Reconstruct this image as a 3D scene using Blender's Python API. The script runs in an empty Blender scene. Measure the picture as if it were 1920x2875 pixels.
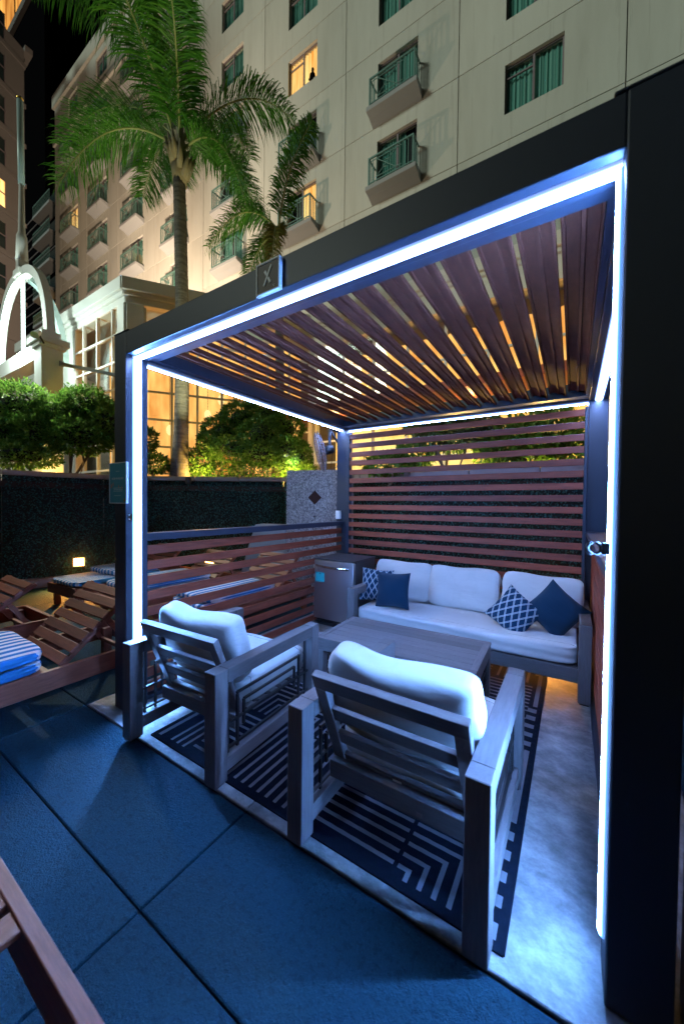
import bpy, math, random
from mathutils import Vector, Matrix, Euler
random.seed(7)
R = math.radians
scene = bpy.context.scene
COL = scene.collection

# ---------------------------------------------------------------- camera
CAM = Vector((2.8916, -1.3603, 1.55))
YAW, PITCH, ROLL = 0.5691, -0.0202, 0.0109
_f = Vector((-math.sin(YAW)*math.cos(PITCH), math.cos(YAW)*math.cos(PITCH), math.sin(PITCH)))
_r0 = Vector((math.cos(YAW), math.sin(YAW), 0)); _u0 = _r0.cross(_f)
RV = _r0*math.cos(ROLL) + _u0*math.sin(ROLL); UV_ = _u0*math.cos(ROLL) - _r0*math.sin(ROLL); FV = _f
cd = bpy.data.cameras.new('camera'); cam = bpy.data.objects.new('camera', cd); COL.objects.link(cam)
cd.sensor_fit = 'VERTICAL'; cd.sensor_height = 36; cd.lens = 36*1013.04/2875; cd.clip_start = .02; cd.clip_end = 500; cd.dof.use_dof = True; cd.dof.focus_distance = 2.9; cd.dof.aperture_fstop = 1.7
m3 = Matrix((RV, UV_, -FV)).transposed().to_4x4(); m3.translation = CAM; cam.matrix_world = m3
scene.camera = cam

# ---------------------------------------------------------------- sky, city light, exposure
SUN_AZ, SUN_EL = Vector((0.62, 1.0, 0)).normalized(), R(20)
w = bpy.data.worlds.new('World'); scene.world = w; w.use_nodes = True
nt = w.node_tree; nt.nodes.clear()
sky = nt.nodes.new('ShaderNodeTexSky'); sky.sky_type = 'NISHITA'; sky.sun_disc = False
sky.sun_elevation = R(-2.5); sky.sun_rotation = R(210); sky.air_density = 1.5; sky.dust_density = 3
bg = nt.nodes.new('ShaderNodeBackground'); bg.inputs[1].default_value = .15
wo = nt.nodes.new('ShaderNodeOutputWorld'); nt.links.new(sky.outputs[0], bg.inputs[0]); nt.links.new(bg.outputs[0], wo.inputs[0])
sd = bpy.data.lights.new('sun', 'SUN'); sd.energy = 1.35; sd.angle = R(12); sd.color = (.87, 1, .87)
so = bpy.data.objects.new('sun', sd); COL.objects.link(so)
_d = Vector((SUN_AZ.x*math.cos(SUN_EL), SUN_AZ.y*math.cos(SUN_EL), -math.sin(SUN_EL)))
so.rotation_euler = _d.to_track_quat('-Z', 'Y').to_euler(); so.location = (0, -10, 20)
vs = scene.view_settings; vs.view_transform = 'Standard'; vs.look = 'None'; vs.exposure = 0; vs.gamma = 1; vs.use_curve_mapping = False
cy = scene.cycles
cy.use_denoising = True; cy.max_bounces = 7; cy.diffuse_bounces = 3; cy.glossy_bounces = 3; cy.transmission_bounces = 4
cy.transparent_max_bounces = 10; cy.caustics_reflective = False; cy.caustics_refractive = False; cy.sample_clamp_indirect = 4

# ---------------------------------------------------------------- materials
MATS = {}
class N:
    """small wrapper for building a node material"""
    def __init__(s, name):
        s.m = bpy.data.materials.new(name); s.m.use_nodes = True; s.t = s.m.node_tree; s.t.nodes.clear()
        s.o = s.t.nodes.new('ShaderNodeOutputMaterial'); MATS[name] = s.m
    def n(s, typ, **kw):
        nd = s.t.nodes.new('ShaderNode'+typ)
        for k, v in kw.items():
            if k.startswith('i_'):
                key = k[2:]; nd.inputs[int(key) if key.isdigit() else key].default_value = v
            else: setattr(nd, k, v)
        return nd
    def l(s, a, b): s.t.links.new(a, b)
    def math(s, op, a, b=None):
        nd = s.n('Math', operation=op)
        for i, x in enumerate((a, b)):
            if x is None: continue
            if isinstance(x, (int, float)): nd.inputs[i].default_value = x
            else: s.l(x, nd.inputs[i])
        return nd.outputs[0]
    def coords(s, kind='Object', scale=(1, 1, 1), rot=(0, 0, 0)):
        tc = s.n('TexCoord'); mp = s.n('Mapping'); mp.inputs['Scale'].default_value = scale; mp.inputs['Rotation'].default_value = rot
        s.l(tc.outputs[kind], mp.inputs[0]); return mp.outputs[0]
    def noise(s, vec, scale, detail=4, rough=.6):
        nd = s.n('TexNoise'); nd.inputs['Scale'].default_value = scale; nd.inputs['Detail'].default_value = detail; nd.inputs['Roughness'].default_value = rough
        if vec is not None: s.l(vec, nd.inputs['Vector'])
        return nd.outputs['Fac']
    def ramp(s, fac, stops):
        nd = s.n('ValToRGB'); cr = nd.color_ramp
        while len(cr.elements) < len(stops): cr.elements.new(.5)
        for e, (p, c) in zip(cr.elements, stops):
            e.position = p; e.color = (*c, 1) if len(c) == 3 else c
        s.l(fac, nd.inputs[0]); return nd.outputs[0]
    def mix(s, fac, a, b, typ='MIX'):
        nd = s.n('MixRGB', blend_type=typ)
        for i, x in zip((0, 1, 2), (fac, a, b)):
            if isinstance(x, (int, float)): nd.inputs[i].default_value = x
            elif isinstance(x, tuple): nd.inputs[i].default_value = (*x, 1)
            else: s.l(x, nd.inputs[i])
        return nd.outputs[0]
    def bump(s, h, strength=.2, dist=.01):
        nd = s.n('Bump'); nd.inputs['Strength'].default_value = strength; nd.inputs['Distance'].default_value = dist
        s.l(h, nd.inputs['Height']); return nd.outputs[0]
    def pbr(s, col, rough=.6, metal=0, bump=None, spec=.5, sheen=0):
        p = s.n('BsdfPrincipled')
        for k, x in (('Base Color', col), ('Roughness', rough), ('Metallic', metal), ('Specular IOR Level', spec), ('Sheen Weight', sheen)):
            if isinstance(x, tuple): p.inputs[k].default_value = (*x, 1)
            elif isinstance(x, (int, float)): p.inputs[k].default_value = x
            else: s.l(x, p.inputs[k])
        if bump is not None: s.l(bump, p.inputs['Normal'])
        s.l(p.outputs[0], s.o.inputs[0]); return p

def simple(name, col, rough=.6, metal=0, var=.25, scale=6, bscale=120, bstr=.15, spec=.5):
    k = N(name); v = k.coords(); nz = k.noise(v, scale)
    c = k.mix(k.math('MULTIPLY', nz, var*2), col, tuple(x*(1-var) for x in col))
    bb = k.bump(k.noise(v, bscale, 2), bstr, .004) if bstr else None
    k.pbr(c, rough, metal, bb, spec); return k.m

def emit(name, col, strength):
    k = N(name); e = k.n('Emission'); e.inputs[0].default_value = (*col, 1); e.inputs[1].default_value = strength
    k.l(e.outputs[0], k.o.inputs[0]); return k.m

def wood(name, dark, light, along='X', rough=.55, fine=1.0, bstr=.25):
    k = N(name); sc = {'X': (.9, 9, 9), 'Y': (9, .9, 9), 'Z': (9, 9, .9)}[along]
    v = k.coords('Object', tuple(x*fine for x in sc)); oi = k.n('ObjectInfo')
    off = k.n('VectorMath', operation='ADD'); k.l(v, off.inputs[0])
    cmb = k.n('CombineXYZ'); rr = k.math('MULTIPLY', oi.outputs['Random'], 37)
    for i in range(3): k.l(rr, cmb.inputs[i])
    k.l(cmb.outputs[0], off.inputs[1])
    g = k.noise(off.outputs[0], 4.5, 6, .65); g2 = k.noise(off.outputs[0], 22, 3, .7)
    f = k.math('ADD', k.math('MULTIPLY', g, .7), k.math('MULTIPLY', g2, .3))
    c = k.ramp(f, [(.3, dark), (.7, light)])
    tint = k.math('ADD', k.math('MULTIPLY', oi.outputs['Random'], .5), .75)
    c = k.mix(1.0, c, tint, 'MULTIPLY')
    rgh = k.math('ADD', k.math('MULTIPLY', g2, .25), rough-.12)
    k.pbr(c, rgh, 0, k.bump(f, bstr, .004)); return k.m

simple('black_metal', (.024, .034, .056), .45, 0, .3, 3, 260, .10, .5)
simple('dark_trim', (.012, .012, .014), .5, 0, .3, 5, 200, .1)
def led_mat(name, col, s):
    # frosted diffuser: brightest over the diodes in the middle, fading to its edges
    k = N(name); tc = k.n('TexCoord'); sp = k.n('SeparateXYZ'); k.l(tc.outputs['UV'], sp.inputs[0])
    f = k.math('POWER', k.math('SUBTRACT', 1.0, k.math('MINIMUM', k.math('ABSOLUTE', sp.outputs[0]), 1.0)), 2.6)
    e = k.n('Emission'); e.inputs[0].default_value = (*col, 1); k.l(k.math('ADD', k.math('MULTIPLY', f, s), 1.1), e.inputs[1]); k.l(e.outputs[0], k.o.inputs[0])
led_mat('led', (.15, .385, 1.0), 860); led_mat('led_soft', (.28, .44, 1.0), 225)
wood('slat_wood', (.115, .023, .011), (.325, .070, .033), 'X')
wood('slat_wood_y', (.115, .023, .011), (.325, .070, .033), 'Y')
wood('teak_x', (.13, .034, .018), (.32, .10, .052), 'X'); wood('teak_y', (.13, .034, .018), (.32, .10, .052), 'Y'); wood('teak_z', (.13, .034, .018), (.32, .10, .052), 'Z')
wood('grey_wood', (.095, .085, .088), (.165, .148, .150), 'Y', .5, 2.2, .12); wood('grey_wood_x', (.095, .085, .088), (.165, .148, .150), 'X', .5, 2.2, .12); wood('grey_wood_z', (.095, .085, .088), (.165, .148, .150), 'Z', .5, 2.2, .12)
k = N('louver_metal'); v = k.coords('Object', (1, .35, 1)); a = k.noise(v, 22, 5, .7); b_ = k.noise(v, 3, 3)
k.pbr(k.ramp(k.math('ADD', k.math('MULTIPLY', a, .6), k.math('MULTIPLY', b_, .4)), [(.3, (.085, .020, .011)), (.7, (.225, .062, .034))]), .72, 0, k.bump(a, .3, .004), .25)
def fabric(name, col, wr=.5, fine=900):
    k = N(name); v = k.coords(); wv = k.n('TexNoise'); wv.inputs['Scale'].default_value = fine; k.l(v, wv.inputs['Vector'])
    big = k.noise(v, 5, 3, .5); med = k.noise(k.coords('Object', (1, 1, 2.5)), 11, 2, .4)
    h = k.math('ADD', k.math('MULTIPLY', med, wr), k.math('MULTIPLY', wv.outputs['Fac'], .05))
    ring = k.math('ABSOLUTE', k.math('SUBTRACT', k.noise(v, 3.2, 2, .5), .5)); rm = k.math('LESS_THAN', ring, .012)
    c = k.mix(k.math('MULTIPLY', big, .6), col, tuple(x*.78 for x in col)); c = k.mix(k.math('MULTIPLY', rm, .07), c, tuple(x*.6 for x in col))
    k.pbr(c, .9, 0, k.bump(h, .30, .03), .2, .15); return k.m
fabric('white_fabric', (.52, .505, .50), .45); fabric('cream_back', (.62, .50, .34)); fabric('navy_fabric', (.003, .026, .058), .4)
def lattice(name):
    k = N(name); tc = k.n('TexCoord'); sp = k.n('SeparateXYZ'); k.l(tc.outputs['UV'], sp.inputs[0])
    ms = []
    for sg in (1, -1):
        a = k.math('ADD', k.math('MULTIPLY', sp.outputs[0], 5.4), k.math('MULTIPLY', sp.outputs[1], 3.3*sg))
        d = k.math('ABSOLUTE', k.math('SUBTRACT', k.math('FRACT', k.math('ADD', a, 5.2)), .5))
        ms.append(k.math('MULTIPLY', k.math('GREATER_THAN', d, .035), k.math('LESS_THAN', d, .105)))
    mk = k.math('MAXIMUM', *ms)
    nz = k.noise(k.coords(), 400, 2)
    k.pbr(k.mix(mk, (.004, .032, .075), (.42, .48, .52)), .9, 0, k.bump(k.math('ADD', k.math('MULTIPLY', mk, .6), k.math('MULTIPLY', nz, .2)), .3, .003), .2)
lattice('lattice_fabric')
def stripes(name):
    k = N(name); tc = k.n('TexCoord'); sp = k.n('SeparateXYZ'); k.l(tc.outputs['Object'], sp.inputs[0])
    fr = k.math('FRACT', k.math('ADD', k.math('MULTIPLY', sp.outputs[0], 11.5), 10.25))
    mk = k.math('LESS_THAN', fr, .48); nz = k.noise(k.coords(), 300, 2)
    k.pbr(k.mix(mk, (.025, .21, .50), (.75, .75, .76)), .85, 0, k.bump(nz, .15, .002), .25)
stripes('striped_fabric')
k = N('concrete'); v = k.coords('Object', (1, 1.35, 1), (0, 0, .6)); a = k.noise(v, 2.0, 8, .7); b_ = k.noise(v, 9, 7, .75); c_ = k.noise(v, 90, 3)
f = k.math('ADD', k.math('MULTIPLY', a, .5), k.math('MULTIPLY', b_, .5))
k.pbr(k.ramp(f, [(.36, (.07, .072, .075)), (.47, (.165, .168, .17)), (.54, (.25, .25, .25)), (.64, (.38, .375, .37))]), k.math('ADD', k.math('MULTIPLY', b_, .5), .3), 0, k.bump(k.math('ADD', f, k.math('MULTIPLY', c_, .12)), .6, .02))
k = N('deck_paver'); v = k.coords(); a = k.noise(v, 1.3, 5, .65); g = k.noise(v, 120, 3, .75); g2 = k.noise(v, 42, 4, .7)
c = k.mix(a, (.006, .034, .054), (.014, .062, .090)); c = k.mix(k.math('MULTIPLY', k.math('GREATER_THAN', g, .57), .65), c, (.018, .082, .118)); c = k.mix(k.math('MULTIPLY', k.math('LESS_THAN', g2, .44), .5), c, (.002, .016, .03))
oi = k.n('ObjectInfo'); sm = k.noise(v, 4.5, 6, .75); c = k.mix(k.math('MULTIPLY', k.math('POWER', sm, 4.0), 2.2), c, (.010, .055, .09)); c = k.mix(1.0, c, k.math('ADD', k.math('MULTIPLY', oi.outputs['Random'], .35), .72), 'MULTIPLY')
k.pbr(c, k.math('ADD', k.math('MULTIPLY', sm, .3), .62), 0, k.bump(k.math('ADD', g, g2), .8, .010), .12)
simple('joint_dark', (.012, .014, .018), .9)
simple('rug_navy', (.003, .007, .015), .95, 0, .3, 8, 500, .6, .1); simple('rug_light', (.16, .16, .175), .95, 0, .3, 8, 500, .6, .1)
simple('brushed_steel', (.78, .78, .82), .33, 1.0, .15, 2, 5, 0)
simple('steel_side', (.13, .13, .14), .35, .6, .2, 4, 90, .1)
simple('cage_grey', (.16, .16, .18), .5, 0, .1, 4, 50, 0); simple('chrome', (.75, .75, .77), .15, 1, .05, 2, 5, 0)
simple('white_plastic', (.75, .76, .76), .4, 0, .05); simple('cyan_card', (.03, .50, .52), .5, 0, .08); simple('ink', (.02, .06, .08), .6, 0, .1)
k = N('granite'); v = k.coords(); a = k.noise(v, 70, 2, .6); b_ = k.noise(v, 26, 3, .7); vo = k.n('TexVoronoi'); vo.inputs['Scale'].default_value = 95; k.l(v, vo.inputs['Vector'])
f = k.math('ADD', k.math('MULTIPLY', a, .55), k.math('MULTIPLY', b_, .45))
k.pbr(k.ramp(f, [(.40, (.07, .065, .07)), (.47, (.22, .21, .21)), (.56, (.36, .34, .33)), (.62, (.52, .50, .48))]), .3, 0, k.bump(a, .05, .002), .5)
simple('diamond_stone', (.045, .02, .018), .25, 0, .3)
simple('cap_stone', (.26, .21, .20), .6, 0, .4, 9, 60, .3)
k = N('stucco'); v = k.coords(); a = k.noise(v, .22, 4, .6); b_ = k.noise(k.coords('Object', (1.2, 1.2, .18)), 1.1, 5, .65); g = k.noise(v, 14, 3)
oi = k.n('ObjectInfo'); st = k.noise(k.coords('Object', (2.6, 2.6, .12)), 1.6, 6, .7)
c = k.mix(k.math('MULTIPLY', a, .8), (.59, .60, .53), (.50, .52, .46)); c = k.mix(k.math('MULTIPLY', k.math('POWER', b_, 2.4), 1.0), c, (.36, .36, .30)); c = k.mix(k.math('MULTIPLY', k.math('GREATER_THAN', st, .60), .22), c, (.30, .29, .24))
c = k.mix(1.0, c, k.math('ADD', k.math('MULTIPLY', oi.outputs['Random'], .10), .92), 'MULTIPLY')
k.pbr(c, .9, 0, k.bump(g, .15, .02), .2)
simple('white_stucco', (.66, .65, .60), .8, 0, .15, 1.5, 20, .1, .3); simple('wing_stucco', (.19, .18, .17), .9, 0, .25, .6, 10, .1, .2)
simple('slab_stucco', (.30, .32, .32), .85, 0, .15, 1, 12, .1, .2)
simple('rail_green', (.10, .21, .18), .45, .2, .15); simple('window_frame', (.20, .17, .18), .5, .2, .1); simple('white_frame', (.70, .68, .62), .5, 0, .08)
simple('dark_backing', (.025, .025, .03), .8)
k = N('curtain_teal'); wv = k.n('TexWave'); wv.inputs['Scale'].default_value = 3.2; wv.inputs['Distortion'].default_value = 1.5; k.l(k.coords('Object', (1, .1, .02)), wv.inputs['Vector'])
k.pbr(k.mix(wv.outputs['Fac'], (.15, .40, .36), (.32, .62, .55)), .9, 0, k.bump(wv.outputs['Fac'], .5, .05), .1)
def lit(name, c0, c1, s, sc=(2.5, 2.5, .25), scale=1.6):
    k = N(name); v = k.coords('Object', sc); a = k.noise(v, scale, 3, .5)
    e = k.n('Emission'); k.l(k.ramp(a, [(.32, c0), (.66, c1)]), e.inputs[0]); e.inputs[1].default_value = s; k.l(e.outputs[0], k.o.inputs[0])
lit('lit_curtain', (.75, .24, .03), (1, .62, .22), 2.0); lit('lit_room', (.55, .16, .025), (1, .50, .14), 2.1, (1.4, 1.4, .5)); lit('lit_room_bright', (.85, .33, .05), (1, .62, .20), 2.3, (1.2, 1.2, .6))
lit('lit_tower', (.30, .08, .01), (1, .48, .10), 1.3, (.5, .5, .1), 1.0)
emit('lamp_glass', (1, .44, .11), 26); emit('uplight_lens', (1, .66, .22), 40); emit('globe_glass', (1, .62, .26), 2.2); emit('arch_tube', (.70, 1, .92), 4.5)
k = N('glass'); lw = k.n('LayerWeight'); lw.inputs[0].default_value = .5; fzo = k.math('ADD', k.math('MULTIPLY', k.math('POWER', lw.outputs['Facing'], 4.0), .5), .035); tr = k.n('BsdfTransparent'); tr.inputs[0].default_value = (.86, .90, .88, 1); gl = k.n('BsdfGlossy'); gl.inputs['Roughness'].default_value = .03
mx = k.n('MixShader'); k.l(fzo, mx.inputs[0]); k.l(tr.outputs[0], mx.inputs[1]); k.l(gl.outputs[0], mx.inputs[2]); k.l(mx.outputs[0], k.o.inputs[0])
def leafmat(name, c0, c1, trans=.25):
    k = N(name); g = k.n('NewGeometry'); c = k.ramp(g.outputs['Random Per Island'], [(0, c0), (.6, tuple((a+b)/2 for a, b in zip(c0, c1))), (1, c1)])
    d = k.n('BsdfPrincipled'); k.l(c, d.inputs['Base Color']); d.inputs['Roughness'].default_value = .45; d.inputs['Specular IOR Level'].default_value = .3
    t = k.n('BsdfTranslucent'); k.l(c, t.inputs[0]); mx = k.n('MixShader'); mx.inputs[0].default_value = trans
    k.l(d.outputs[0], mx.inputs[1]); k.l(t.outputs[0], mx.inputs[2]); k.l(mx.outputs[0], k.o.inputs[0])
leafmat('hedge_leaf', (.008, .060, .056), (.045, .17, .15)); leafmat('shrub_leaf', (.040, .13, .018), (.15, .29, .05), .35)
leafmat('palm_leaf', (.030, .13, .012), (.11, .30, .035), .4); leafmat('palm_leaf_dry', (.08, .10, .02), (.20, .17, .04), .4); leafmat('big_leaf', (.045, .10, .04), (.14, .22, .10), .3)
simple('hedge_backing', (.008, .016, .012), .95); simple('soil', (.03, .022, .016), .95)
k = N('palm_bark'); v = k.coords('Object', (1, 1, 7)); a = k.noise(v, 3.5, 4, .7); b_ = k.noise(k.coords(), 30, 3)
k.pbr(k.ramp(k.math('ADD', k.math('MULTIPLY', a, .7), k.math('MULTIPLY', b_, .3)), [(.32, (.06, .055, .05)), (.68, (.24, .215, .19))]), .9, 0, k.bump(a, .7, .03), .2)
simple('frond_base', (.30, .24, .15), .8, 0, .5, 12, 40, .4); simple('rachis', (.24, .27, .10), .6, 0, .2); simple('bark', (.13, .10, .08), .9, 0, .4, 20, 60, .5)
simple('sign_brown', (.075, .055, .045), .5, 0, .2); simple('sign_white', (.82, .86, .88), .5, 0, .05); simple('poster_print', (.08, .42, .58), .35, 0, .4, 9, 50, 0); simple('poster_text', (.75, .88, .92), .5); simple('poster_pink', (.55, .30, .25), .5); simple('gold', (.75, .50, .12), .3, 1, .1)
simple('pole_paint', (.40, .52, .49), .45, .1, .1); simple('night_glass', (.02, .035, .035), .15, 0, .4, .8, 5, 0); simple('dark_wall', (.004, .004, .005), .9, 0, .2, 3, 20, 0, 0)
simple('ground_mat', (.05, .05, .055), .9)

# ---------------------------------------------------------------- mesh helpers
ORIG = {}
class B:
    def __init__(s): s.v = []; s.f = []; s.mi = []; s.uv = None
    def add(s, verts, faces, mi=0):
        n = len(s.v); s.v += [tuple(x) for x in verts]; s.f += [tuple(i+n for i in f) for f in faces]; s.mi += [mi]*len(faces); return s
    def box(s, x0, y0, z0, x1, y1, z1, mi=0):
        return s.add([(x0,y0,z0),(x1,y0,z0),(x1,y1,z0),(x0,y1,z0),(x0,y0,z1),(x1,y0,z1),(x1,y1,z1),(x0,y1,z1)],
                     [(0,3,2,1),(4,5,6,7),(0,1,5,4),(1,2,6,5),(2,3,7,6),(3,0,4,7)], mi)
    def obox(s, M, x0, y0, z0, x1, y1, z1, mi=0):
        n = len(s.v); s.box(x0,y0,z0,x1,y1,z1,mi)
        for i in range(n, len(s.v)): s.v[i] = tuple(M @ Vector(s.v[i]))
        return s
    def bar(s, a, b, w, h=None, up=(0,0,1), mi=0):
        a = Vector(a); b = Vector(b); d = b-a; L = d.length; d.normalize(); up = Vector(up)
        if abs(d.dot(up)) > .98: up = Vector((0,1,0))
        x = d.cross(up).normalized(); z = x.cross(d); h = h or w
        M = Matrix((x, d, z)).transposed().to_4x4(); M.translation = a
        return s.obox(M, -w/2, 0, -h/2, w/2, L, h/2, mi)
    def prism(s, poly, o, e1, e2, d, mi=0):
        """polygon in the plane (o; e1, e2) pushed along vector d"""
        o, e1, e2, d = (Vector(t) for t in (o, e1, e2, d)); n = len(poly)
        a = [o+e1*p+e2*q for p, q in poly]
        return s.add(a+[p+d for p in a], [tuple(range(n-1,-1,-1)), tuple(range(n, 2*n))]+[(i,(i+1)%n,(i+1)%n+n,i+n) for i in range(n)], mi)
    def tube(s, pts, rad, n=8, mi=0, caps=True):
        pts = [Vector(p) for p in pts]; k = len(s.v)
        if not isinstance(rad, (list, tuple)): rad = [rad]*len(pts)
        ref = Vector((0,0,1))
        for i, p in enumerate(pts):
            d = (pts[min(i+1, len(pts)-1)]-pts[max(i-1, 0)]).normalized()
            if abs(d.dot(ref)) > .95: ref = Vector((1,0,0))
            x = d.cross(ref).normalized(); y = x.cross(d)
            for j in range(n):
                t = 2*math.pi*j/n; s.v.append(tuple(p+(x*math.cos(t)+y*math.sin(t))*rad[i]))
        for i in range(len(pts)-1):
            for j in range(n):
                s.f.append((k+i*n+j, k+i*n+(j+1)%n, k+(i+1)*n+(j+1)%n, k+(i+1)*n+j)); s.mi.append(mi)
        if caps:
            s.f.append(tuple(k+j for j in range(n-1,-1,-1))); s.f.append(tuple(k+(len(pts)-1)*n+j for j in range(n))); s.mi += [mi, mi]
        return s
    def obj(s, name, mat, parent=None, smooth=False, bevel=0, seg=2, kind=None, world=True, uvs=None):
        me = bpy.data.meshes.new(name); off = Vector((0,0,0))
        if parent is not None and world: off = ORIG.get(parent.name, off)
        me.from_pydata([tuple(Vector(p)-off) for p in s.v], [], s.f)
        for mm in (mat if isinstance(mat, (list, tuple)) else [mat]): me.materials.append(MATS[mm])
        if any(s.mi): me.polygons.foreach_set('material_index', s.mi)
        if smooth: me.polygons.foreach_set('use_smooth', [True]*len(s.f))
        if uvs:
            ul = me.uv_layers.new(name='UVMap')
            for lp in me.loops: ul.data[lp.index].uv = uvs[lp.vertex_index]
        me.update()
        o = bpy.data.objects.new(name, me); COL.objects.link(o)
        if parent is not None: o.parent = parent; ORIG[o.name] = off
        if bevel:
            md = o.modifiers.new('bevel', 'BEVEL'); md.width = bevel; md.segments = seg; md.limit_method = 'ANGLE'; md.angle_limit = R(40)
        if kind: o['kind'] = kind
        return o
def tag(o, label, cat, group=None):
    o['label'] = label; o['category'] = cat
    if group: o['group'] = group
    return o
def thing(name, label, cat, loc=(0,0,0), rotz=0, group=None):
    o = bpy.data.objects.new(name, None); COL.objects.link(o); o.location = loc; o.rotation_euler = (0, 0, rotz); o.empty_display_size = .2
    ORIG[o.name] = Vector(loc); tag(o, label, cat, group); return o
def struct(o): o['kind'] = 'structure'; return o
def box(name, x0, y0, z0, x1, y1, z1, mat, parent=None, **kw): return B().box(x0,y0,z0,x1,y1,z1).obj(name, mat, parent, **kw)
def share(src, parent, loc=(0,0,0), rot=(0,0,0), name=None):
    o = src.copy(); COL.objects.link(o); o.parent = parent; o.location = loc; o.rotation_euler = rot
    if name: o.name = name
    return o
def tree_copy(root, loc, rotz=0, label=None):
    r = root.copy(); COL.objects.link(r); r.location = loc; r.rotation_euler = (0, 0, rotz)
    if label: r['label'] = label
    for ch in root.children:
        c = ch.copy(); COL.objects.link(c); c.parent = r
        for g in ch.children:
            d = g.copy(); COL.objects.link(d); d.parent = c
    return r
def project(p):
    d = Vector(p)-CAM; z = d.dot(FV)
    return (960+1013.04*d.dot(RV)/z, 1437.5-1013.04*d.dot(UV_)/z) if z > .05 else (-9999, -9999)
def at(px, py, t):
    """the point t metres down the view axis at photo pixel px, py"""
    return CAM + t*(FV + RV*(px-960)/1013.04 - UV_*(py-1437.5)/1013.04)
def cushion(w, d, h, n=6, res=9, puff=.15, sag=0, wob=.006, seed=0):
    """rounded upholstery block centred on its base; sag dips the top in the middle of its width"""
    rnd = random.Random(seed); b = B(); idx = {}
    ph = [rnd.uniform(0, 6) for _ in range(6)]
    def vert(p):
        key = tuple(round(q, 4) for q in p)
        if key in idx: return idx[key]
        s_ = sum(abs(q)**n for q in p)**(1/n); q = [c/s_ for c in p]
        e = 1+puff*(1-q[0]**2)*(1-q[2]**2)
        x = q[0]*w/2; y = q[1]*d/2*e; z = (q[2]+1)*h/2
        z -= sag*(q[2]+1)/2*(1-min(1, q[0]**2*1.15))
        y += wob*(math.sin(q[0]*5+ph[0])+math.sin(q[2]*7+ph[1]+q[0]*3)); z += wob*math.sin(q[0]*6+ph[2]); x += wob*math.sin(q[2]*8+ph[3])
        idx[key] = len(b.v); b.v.append((x, y, z)); return idx[key]
    def loop(yy):
        pts = []; m = res*2
        for (a0, a1) in (((-1,-1),(1,-1)),((1,-1),(1,1)),((1,1),(-1,1)),((-1,1),(-1,-1))):
            for i in range(m):
                t = i/m; k_ = vert([a0[0]+(a1[0]-a0[0])*t, yy, a0[1]+(a1[1]-a0[1])*t]); pts.append(Vector(b.v[k_]))
        return pts+[pts[0]]
    b.pipes = [loop(-.80), loop(.80)]; b.v.clear(); idx.clear()
    for ax in range(3):
        for sg in (-1, 1):
            for i in range(res):
                for j in range(res):
                    c = []
                    for (a_, b2) in ((i, j), (i+1, j), (i+1, j+1), (i, j+1)):
                        u = -1+2*a_/res; v = -1+2*b2/res; u = math.sin(u*math.pi/2)*.35+u*.65; v = math.sin(v*math.pi/2)*.35+v*.65
                        p = [0, 0, 0]; p[ax] = sg; p[(ax+1) % 3] = u; p[(ax+2) % 3] = v; c.append(vert(p))
                    b.f.append(tuple(c if sg > 0 else c[::-1])); b.mi.append(0)
    return b
def pillow(s=.42, th=.15, res=18, seed=0):
    """square scatter cushion in the local xz plane, with pinched corners"""
    b = B(); uvs = []; rnd = random.Random(seed); ph = rnd.uniform(0, 6)
    for side in (-1, 1):
        k0 = len(b.v)
        for i in range(res+1):
            for j in range(res+1):
                u = -1+2*i/res; v = -1+2*j/res
                pin = .09
                x = u*(1-pin*(1-v*v)*abs(u)**3)*s/2; z = v*(1-pin*(1-u*u)*abs(v)**3)*s/2
                t = (max(0, (1-abs(u)**2.2)*(1-abs(v)**2.2)))**.55*th/2
                y = side*t+.006*math.sin(u*4+ph)*math.cos(v*5)
                b.v.append((x, y, z)); uvs.append(((u+1)/2, (v+1)/2))
        for i in range(res):
            for j in range(res):
                a = k0+i*(res+1)+j; q = (a, a+res+1, a+res+2, a+1)
                b.f.append(q if side < 0 else q[::-1]); b.mi.append(0)
    return b, uvs

def upholster(c, name, mat, par, M=None, pipe=.0042):
    """link a cushion block with its welted seams as a sub-part"""
    M = M or Matrix()
    c.v = [tuple(M @ Vector(p)) for p in c.v]; o = c.obj(name, mat, par, True, world=False); b = B()
    if not c.pipes: return o
    for lp in c.pipes: b.tube([M @ p for p in lp], pipe, 5, caps=False)
    b.obj('piping', mat, o, True, world=False); return o
# ================================================================ ground, deck, pad
W_, D_, H_, S_, HB = 3.164, 3.171, 2.782, .1616, 2.618
struct(B().add([(-120,-120,-.30),(120,-120,-.30),(120,120,-.30),(-120,120,-.30)], [(0,1,2,3)]).obj('ground', 'ground_mat'))
deck = struct(box('deck', -5.6, -6, -.20, 7, 5.2, -.022, 'joint_dark'))
def slab(x0, y0, x1, y1, par, mat='deck_paver', top=0.0, g=.0035):
    box('slab', x0+g, y0+g, -.021, x1-g, y1-g, top, mat, par, bevel=.005, seg=1)
XJ = [-5.55, -3.82, -2.035, -.205, 1.535, 3.32, 5.1, 6.9]; YJ = [-5.95, -4.2, -2.42, -.635]
for xa, xb in zip(XJ, XJ[1:]):
    for ya, yb in zip(YJ, YJ[1:]): slab(xa, ya, xb, yb, deck)
    slab(xa, -.635, xb, -.108, deck)
for xa, xb in ((-5.55,-3.82),(-3.82,-2.035),(-2.035,-.215),(3.43,5.1)):
    for ya, yb in ((-.108,1.15),(1.15,2.93),(2.93,4.6)): slab(xa, ya, xb, yb, deck)
pad = struct(box('concrete_pad', -.21, -.102, -.0215, 3.42, 4.3, -.016, 'joint_dark'))
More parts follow.
